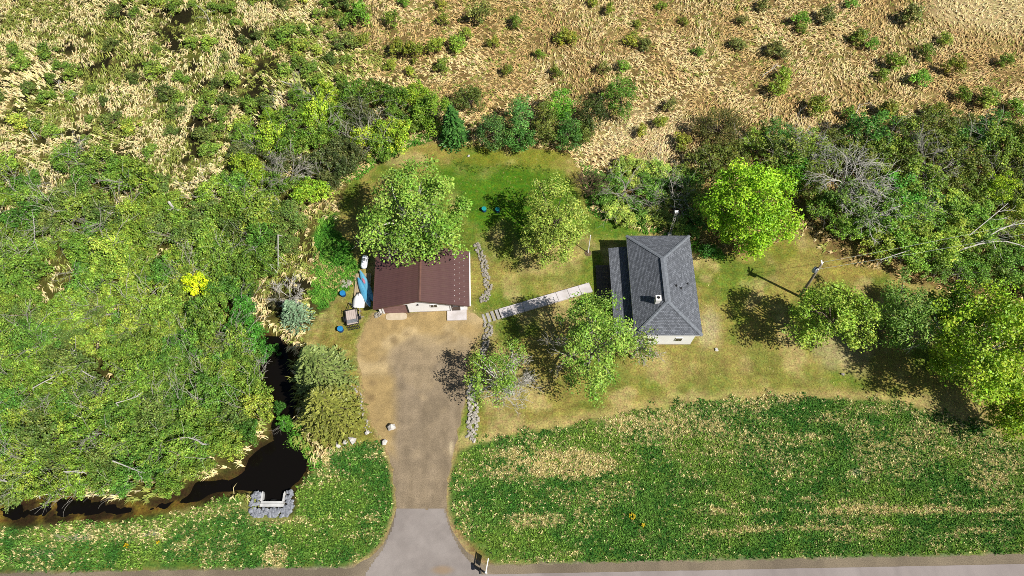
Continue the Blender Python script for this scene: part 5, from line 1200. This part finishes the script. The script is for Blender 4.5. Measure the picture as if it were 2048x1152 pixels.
def place(kind, px, py, rp, col, label, cat, group=None, name=None, squash=1.0, zk=0.5):
    P = VRG.choice(PR[kind]); pr = {'big': (2.2, 3.3), 'small': (1.1, 1.7), 'wood': (2.8, 6.0)}[kind]
    x, y = W(px, py); s = 1365.0 / (y * _F[1] - CAM_H * _F[2]); k = rp / s / pr[0]
    kz = k * VRG.uniform(0.85, 1.15) * squash; x, y = W(px, py, pr[1] * kz * zk)
    if id(P) in USED: e = copy_tree(P)
    else: e = P; USED.add(id(P))
    gz = float(ground_z(np.array([x]), np.array([y]))[0])
    e.location = (x, y, gz); e.scale = (k * VRG.uniform(0.8, 1.25), k * VRG.uniform(0.8, 1.2), kz); e.rotation_euler = (0, 0, VRG.random() * 6.283)
    if name: e.name = name
    tag(e, label, cat, group)
    f = VRG.uniform(0.93, 1.07); hq = VRG.uniform(0.97, 1.03); t = tint((min(255, col[0] * f * hq), min(255, col[1] * f), min(255, col[2] * f)))
    for ch in e.children:
        if ch.name.startswith('foliage'): ch.color = t
    return e
def poisson(poly, dist, seed, avoid=(), tries=9000, jit=0.0):
    rg = random.Random(seed); xs = [p[0] for p in poly]; ys = [p[1] for p in poly]; out = []
    def inside(x, y):
        c = False; n = len(poly)
        for i in range(n):
            (x0, y0), (x1, y1) = poly[i], poly[(i + 1) % n]
            if (y0 > y) != (y1 > y) and x < (x1 - x0) * (y - y0) / (y1 - y0) + x0: c = not c
        return c
    for _ in range(tries):
        x, y = rg.uniform(min(xs), max(xs)), rg.uniform(min(ys), max(ys))
        if not inside(x, y): continue
        if any((x - a) ** 2 + (y - b) ** 2 < dist * dist for a, b in out): continue
        if any((x - a) ** 2 + (y - b) ** 2 < r * r for a, b, r in avoid): continue
        out.append((x, y))
    return out
# dense thicket on the left, down to the creek
TH_PX = [(-60, 330), (60, 330), (150, 305), (215, 320), (250, 350), (300, 345), (350, 400), (430, 380), (470, 345), (560, 400), (590, 440), (570, 500), (520, 530), (470, 560), (450, 590), (475, 640), (498, 700), (512, 760), (520, 850), (480, 880), (430, 920), (370, 945), (330, 975), (180, 968), (60, 985), (-60, 985)]
HOLES = [(397, 580, 30), (230, 640, 18), (180, 700, 16), (270, 900, 18), (420, 830, 16), (200, 830, 15), (380, 640, 16), (60, 800, 20), (150, 610, 18), (240, 400, 18), (480, 470, 16), (120, 545, 52), (330, 492, 30), (310, 578, 22), (95, 470, 26), (60, 640, 26), (345, 705, 20), (100, 945, 26), (440, 905, 20), (430, 415, 18), (300, 440, 14), (25, 380, 24), (420, 560, 20)]
def thicket_label(px, py):
    a = ('on the bank right above the long creek arm' if py > 890 else 'on the bank left of the creek channel' if px > 440 and py > 560 else 'at the right edge facing the lawn strip' if px > 440 else
         'round the tan hollow at the far left' if math.hypot(px - 120, py - 545) < 110 else 'at the left edge of the picture' if px < 90 else 'along the upper edge next to the marsh' if py < 400 else
         'round the vivid yellow shrub' if math.hypot(px - 397, py - 572) < 90 else 'round the dark gap near the middle' if math.hypot(px - 330, py - 492) < 80 else 'in the lower half among pale poles' if py > 680 else 'in the upper middle of the mass')
    return 'leafy green thicket shrub ' + a, 'shrub', 'thicket shrubs ' + a
for i, (px, py) in enumerate(poisson(TH_PX, 31, 71, HOLES)):
    g = VRG.random(); yl = 0.5 + 0.5 * math.sin(px * 0.013 + py * 0.008)
    col = (112 + 14 * yl + 10 * g, 144 + 10 * yl + 6 * g, 54 + 8 * g) if g < 0.6 else (108, 130, 60) if g < 0.76 else (94, 136, 52) if g < 0.92 else (142, 164, 64)
    if py < 430 and px < 330 and VRG.random() < 0.45: continue
    if VRG.random() < 0.07: continue
    place('big', px, py, VRG.uniform(32, 44), col, *thicket_label(px, py), squash=VRG.uniform(0.7, 1.35))
place('big', 397, 572, 26, (214, 226, 44), 'vivid yellow shrub in the middle of the left thicket', 'shrub', squash=2.1)
for px, py, rp, c, lab in ((484, 620, 40, (74, 132, 46), 'deep green shrub above the creek channel'), (500, 670, 38, (78, 138, 48), 'deep green shrub overhanging the left bank of the channel'), (462, 672, 32, (92, 146, 52), 'mid green shrub beside the deep green channel shrubs'),
                           (528, 700, 26, (72, 130, 46), 'small deep green shrub at the head of the channel'), (488, 578, 24, (70, 112, 46), 'dark shrub above the deep green channel shrubs'), (566, 842, 20, (84, 140, 44), 'small bright shrub on the bank where channel meets pool'), (556, 812, 14, (66, 112, 40), 'tiny dark shrub inside the creek channel'), (556, 606, 20, (96, 92, 60), 'brownish scrub left of the blue-green spruce')):
    place('big', px, py, rp, c, lab, 'shrub')
# wooded belt right of the lawn
WD_PX = [(1400, 330), (1470, 300), (1560, 262), (1700, 262), (1850, 248), (1960, 250), (2110, 262), (2110, 575), (1960, 550), (1890, 545), (1830, 512), (1750, 478), (1690, 462), (1648, 430), (1622, 360), (1540, 300), (1450, 320)]
def wood_label(px, py, g):
    t = 'olive' if g < 0.45 and py < 400 else 'yellow-green' if g < 0.45 else 'mid green' if g < 0.77 else 'deep green'
    a = ('just above the lime tree' if px < 1620 and py < 330 else 'against the right edge of the picture' if px > 1980 else 'along the power wires' if py > 470 else 'bordering the marsh' if py < 300 else 'beside the bleached bare tree' if math.hypot(px - 1700, py - 380) < 110 else 'under the long thin pole' if px > 1860 else 'in the heart of the belt')
    return '%s slender tree of the right wooded belt %s' % (t, a), 'tree', '%s wooded belt trees %s' % (t, a)
WAVOID = [(1690, 360, 46), (1500, 414, 108), (1735, 420, 26)]
for i, (px, py) in enumerate(poisson(WD_PX, 37, 72, WAVOID)):
    g = VRG.random(); up = py < 400
    col = ((108, 122, 50) if g < 0.45 else (124, 146, 54) if g < 0.8 else (84, 130, 50)) if up else ((158, 180, 68) if g < 0.45 else (124, 164, 60) if g < 0.75 else (104, 136, 54))
    place('wood', px, py, VRG.uniform(34, 50), col, *wood_label(px, py, g), squash=0.8, zk=0.55)
for px, py, rp, c, lab in ((1590, 345, 36, (96, 150, 40), 'fresh green tree touching the right side of the lime tree'), (1795, 385, 48, (92, 154, 56), 'fresh green rounded tree in the middle of the wooded belt'), (2000, 375, 40, (168, 194, 52), 'yellow-green tree at the far right of the wooded belt'), (1400, 400, 34, (126, 146, 62), 'sparse tree left of the lime tree')):
    place('wood', px, py, rp, c, lab, 'tree', squash=0.9, zk=0.55)
# scrub at the back of the house
for i, (px, py) in enumerate(poisson([(1185, 350), (1250, 330), (1390, 335), (1390, 460), (1330, 455), (1250, 440), (1195, 410)], 27, 73)):
    g = VRG.random(); place('big', px, py, VRG.uniform(18, 30), (108, 150, 58) if g < 0.5 else (160, 182, 82), 'low weedy green bush in the scrub behind the house', 'bush', 'bushes of the scrub behind the house', squash=0.8, name='scrub_bush')
place('small', 1416, 503, 20, (66, 118, 40), 'low green bush at the back corner of the house', 'bush', name='scrub_bush')
def belt_label(px, py, g):
    t = 'yellow-green' if g < 0.35 else 'mid green' if g < 0.7 else 'grey-olive'
    a = 'next to the back lawn' if px > 700 and py > 240 else 'beside the thin bare tree' if math.hypot(px - 580, py - 345) < 75 else 'nearest the open marsh' if py < 215 else 'in the middle'
    return '%s bush of the belt above the back lawn, %s' % (t, a), 'bush', '%s belt bushes %s' % (t, a)
# belt between marsh and lawn, top left of the lawn
for i, (px, py) in enumerate(poisson([(470, 262), (560, 215), (640, 190), (700, 165), (830, 165), (850, 225), (842, 262), (770, 292), (700, 335), (650, 372), (600, 400), (520, 372), (480, 320)], 33, 74)):
    g = VRG.random(); col = (150, 178, 54) if g < 0.35 else (104, 136, 48) if g < 0.7 else (92, 104, 56)
    place('big', px, py, VRG.uniform(24, 36), col, *belt_label(px, py, g), squash=1.15, name='belt_bush')
# single shrubs in the marsh
SINGLE = [(718, 27, 26), (725, 80, 19), (783, 38, 20), (807, 3, 12), (882, 7, 13), (888, 38, 15), (961, 27, 26, 1), (1031, 41, 16), (1132, 72, 21), (932, 68, 15), (913, 89, 20), (872, 92, 22), (800, 96, 24), (828, 104, 22), (987, 85, 15), (1079, 109, 12), (780, 130, 15), (819, 142, 11), (882, 133, 18), (1016, 140, 16), (1113, 145, 16), (1207, 137, 15, 1), (1247, 133, 14), (1264, 80, 15), (1289, 89, 16, 1), (1276, 48, 10), (1221, 17, 14), (1323, 10, 12), (1187, 3, 12), (1529, 10, 15, 1), (1485, 41, 12, 1), (1476, 89, 15, 1), (1370, 41, 10), (1396, 103, 11), (1556, 102, 23, 1), (1568, 150, 20), (1558, 178, 20), (1601, 41, 18), (1656, 31, 18, 1), (1722, 72, 20), (1744, 88, 18), (1792, 123, 21), (1763, 150, 16), (1827, 27, 26, 1), (1909, 130, 24), (1840, 157, 21), (1891, 79, 16), (1974, 198, 26), (1639, 212, 23), (1926, 191, 18), (1854, 103, 18), (1874, 222, 22), (1703, 7, 14), (1321, 245, 18), (1365, 285, 20), (1283, 262, 14), (1340, 210, 16, 1), (2010, 120, 18), (2030, 220, 22), (1700, 226, 18), (1780, 220, 22), (1602, 60, 12)]
ORD = ['first', 'second', 'third', 'fourth', 'fifth', 'sixth', 'seventh', 'eighth', 'ninth', 'tenth', 'eleventh', 'twelfth', 'thirteenth', 'fourteenth', 'fifteenth', 'sixteenth', 'seventeenth', 'eighteenth', 'nineteenth', 'twentieth', 'twenty-first', 'twenty-second']
BANDS = ((60, 'topmost marsh band'), (112, 'second marsh band from the top'), (175, 'third marsh band from the top'), (999, 'lowest marsh band above the woods'))
def band_of(py): return [b for lim, b in BANDS if py < lim][0]
def single_label(q):
    ol = len(q) > 3; b = band_of(q[1]); same = sorted(p[0] for p in SINGLE if (len(p) > 3) == ol and band_of(p[1]) == b)
    return '%s %s shrub from the left in the %s' % (ORD[same.index(q[0])], 'olive' if ol else 'green', b)
for i, q in enumerate(SINGLE):
    ol = len(q) > 3
    place('small', q[0], q[1], q[2] * 1.05, (116, 124, 62) if ol else (110 + VRG.random() * 34, 140 + VRG.random() * 22, 54), single_label(q), 'shrub', 'green shrubs scattered in the marsh' if not ol else 'olive shrubs scattered in the marsh')
def upper_label(px, py, g):
    c = 'green' if g < 0.6 else 'dark olive' if g < 0.85 else 'yellow-green'
    a = ('against the top edge' if py < 60 else 'against the left edge' if px < 110 else 'bordering the thicket' if py > 230 else 'toward the open tan marsh' if px > 560 else 'among the palest tussocks' if px < 400 else 'in the crowded middle')
    return 'low %s shrub of the upper left marsh %s' % (c, a), 'shrub', '%s shrubs of the upper left marsh %s' % (c, a)
UL = [(-40, -30), (690, -30), (700, 60), (690, 160), (600, 190), (480, 250), (420, 300), (300, 320), (180, 285), (60, 310), (-40, 320)]
for i, (px, py) in enumerate(poisson(UL, 29, 75, [(90, 10, 25), (180, 100, 30), (270, 100, 40), (300, 60, 40), (250, 220, 30), (300, 260, 36), (340, 330, 30), (390, 200, 26), (130, 20, 20)])):
    p = 0.34 + 0.52 * (px / 700); g = VRG.random()
    if VRG.random() > p: continue
    place('small', px, py, VRG.uniform(12, 24), (118, 144, 56) if g < 0.6 else (98, 116, 54) if g < 0.85 else (152, 170, 66), *upper_label(px, py, g), squash=0.9)

# bare and dead wood
def bare_tree(px, py, H, seed, label, spread=0.55, L=None, bark='pale_bark', base=None, n=7, tilt=0.5, depth=3, thick=0.07):
    rng = np.random.default_rng(seed); x, y = W(*(base or (px, py))) if base else W(px, py, H * 0.5); e = empty('bare_tree', (x, y, 0), 0, label, 'tree'); tx, ty = W(px, py, H * 0.5); dx, dy = tx - x, ty - y
    mb = MB(); tp = limb(mb, rng, (0, 0, -0.2), (dx * 0.7, dy * 0.7, H * 0.4), thick * 1.6, thick, 0, 4, 6); mb.build('trunk', M[bark], e)
    m2 = MB()
    for k in range(n):
        a = 6.283 * k / n + rng.random() * 0.6; twigs(m2, rng, tp[2 + k % 3], (math.cos(a) * tilt * 1.6, math.sin(a) * tilt * 1.6, 0.75), L or H * 0.42, thick * 0.6, depth, spread, 4)
    m2.build('branches', M[bark], e)
bare_tree(1692, 362, 7.5, 81, 'bleached bare tree with many white branches right of the lime tree', n=9, thick=0.1, L=3.0)
bare_tree(1738, 425, 6.0, 82, 'smaller bare tree below the bleached one in the wooded belt', n=6, L=2.4, bark='pale_bark')
bare_tree(1250, 378, 5.0, 83, 'grey bare-branched tree in the scrub behind the house', n=7, L=2.0, bark='grey_bark', depth=2, thick=0.08)
bare_tree(1348, 385, 5.0, 84, 'bare-branched tree near the slim mast behind the house', n=8, L=2.2, bark='grey_bark', depth=2, thick=0.08)
bare_tree(742, 268, 4.6, 85, 'grey bare tree at the upper left of the back lawn', n=8, L=2.1, bark='grey_bark', depth=2, thick=0.08)
bare_tree(1860, 330, 6.0, 86, 'thin bare tree in the upper wooded belt', n=5, L=2.4, bark='grey_bark', tilt=0.7)
bare_tree(1615, 300, 5.0, 87, 'small pale bare tree above the lime tree', n=6, L=1.9)
bare_tree(580, 345, 4.5, 88, 'thin bare tree in the belt at the end of the thicket', n=6, L=2.0, bark='grey_bark')
bare_tree(578, 592, 2.6, 89, 'small dead bare tree behind the blue-green spruce', n=6, L=1.3)
bare_tree(1180, 372, 2.4, 90, 'low brown bare bush at the corner of the back lawn', n=10, L=1.3, bark='twig')
bare_tree(1030, 735, 5.0, 91, 'bare pale sapling beside the sparse leaning tree', n=5, L=1.6, base=(1029, 778), thick=0.06)
LOGS = [((200, 415), (222, 428), 0.1), ((338, 404), (356, 420), 0.16), ((58, 242), (74, 280), 0.07), ((66, 776), (136, 742), 0.06), ((162, 740), (192, 756), 0.07), ((232, 806), (278, 792), 0.05), ((360, 877), (412, 890), 0.08), ((118, 724), (150, 700), 0.05),
        ((128, 943), (170, 945), 0.06), ((82, 986), (142, 968), 0.06), ((0, 960), (16, 963), 0.1), ((226, 922), (284, 946), 0.06), ((556, 470), (556, 532), 0.07), ((505, 492), (548, 530), 0.05), ((532, 380), (556, 402), 0.05), ((1928, 497), (2060, 499), 0.1), ((1962, 484), (2060, 446), 0.08), ((1932, 476), (2016, 406), 0.06),
        ((1692, 262), (1720, 205), 0.05), ((1526, 150), (1556, 126), 0.05), ((1860, 262), (1884, 230), 0.05), ((1820, 500), (1760, 520), 0.05), ((64, 420), (66, 488), 0.05), ((390, 8), (420, 48), 0.05), ((118, 160), (148, 196), 0.05), ((562, 162), (588, 168), 0.07), ((640, 300), (600, 350), 0.05)]
WHERE = ['upper thicket left of its tan hollow', 'thicket near its top right gap, thickest log', 'left marsh above the thicket', 'left thicket, longest pale pole', 'left thicket beside the longest pole', 'left thicket above the long creek-bank log', 'lower thicket near the pool', 'left thicket above the longest pole',
         'creek bank at the tan patch, lying level', 'creek bank below the level one', 'left edge above the creek', 'lower thicket with a slanting fall', 'belt right of the thicket, standing upright', 'belt left of the upright trunk', 'belt above the upright trunk', 'far right wood, level white trunk', 'far right wood, slanting above the white trunk', 'right wood, long thin diagonal pole',
         'marsh edge above the wooded belt', 'tan marsh beside a green shrub', 'upper right edge of the wooded belt', 'wood beside the power wires', 'far left thicket, running straight up', 'upper left marsh by the top edge', 'upper left marsh among tussocks', 'marsh above the belt bushes, short and level', 'belt right of the thicket, dark diagonal']
for i, ((a, b, r), wh) in enumerate(zip(LOGS, WHERE)):
    top = 1.6 if a[1] > 300 and a[0] < 640 else (3.2 if a[0] > 1700 and a[1] > 380 else 0.6)
    if a[0] < 560 and 400 < a[1] < 960: top = 3.0
    p, q = Vector(W3(*a, top)), Vector(W3(*b, top + 0.3)); rng = np.random.default_rng(300 + i); e = empty('fallen_branch', (p.x, p.y, 0), 0, 'pale dead branch in the ' + wh, 'branch')
    mb = MB(); d = q - p; low = p - d * (0.35 if top > 1 else 0.05); foot = Vector((low.x, low.y, 0.05)); o = Vector((p.x, p.y, 0))
    limb(mb, rng, tuple(foot - o) if top > 1 else tuple(Vector((p.x, p.y, 0.15)) - o), tuple(p - o), r, r * 0.95, 0.03, 2, 6); pts = limb(mb, rng, tuple(p - o), tuple(q - o), r * 0.95, r * 0.5, 0.0, 5, 6)
    mb.build('stem', M['pale_bark'], e); m2 = MB()
    for k in range(3):
        dd = np.array(d.normalized()) + rng.normal(size=3) * 0.5; twigs(m2, rng, pts[2 + k], dd, d.length * 0.22, r * 0.4, 1, 0.5, 3)
    m2.build('twig', M['pale_bark'], e)
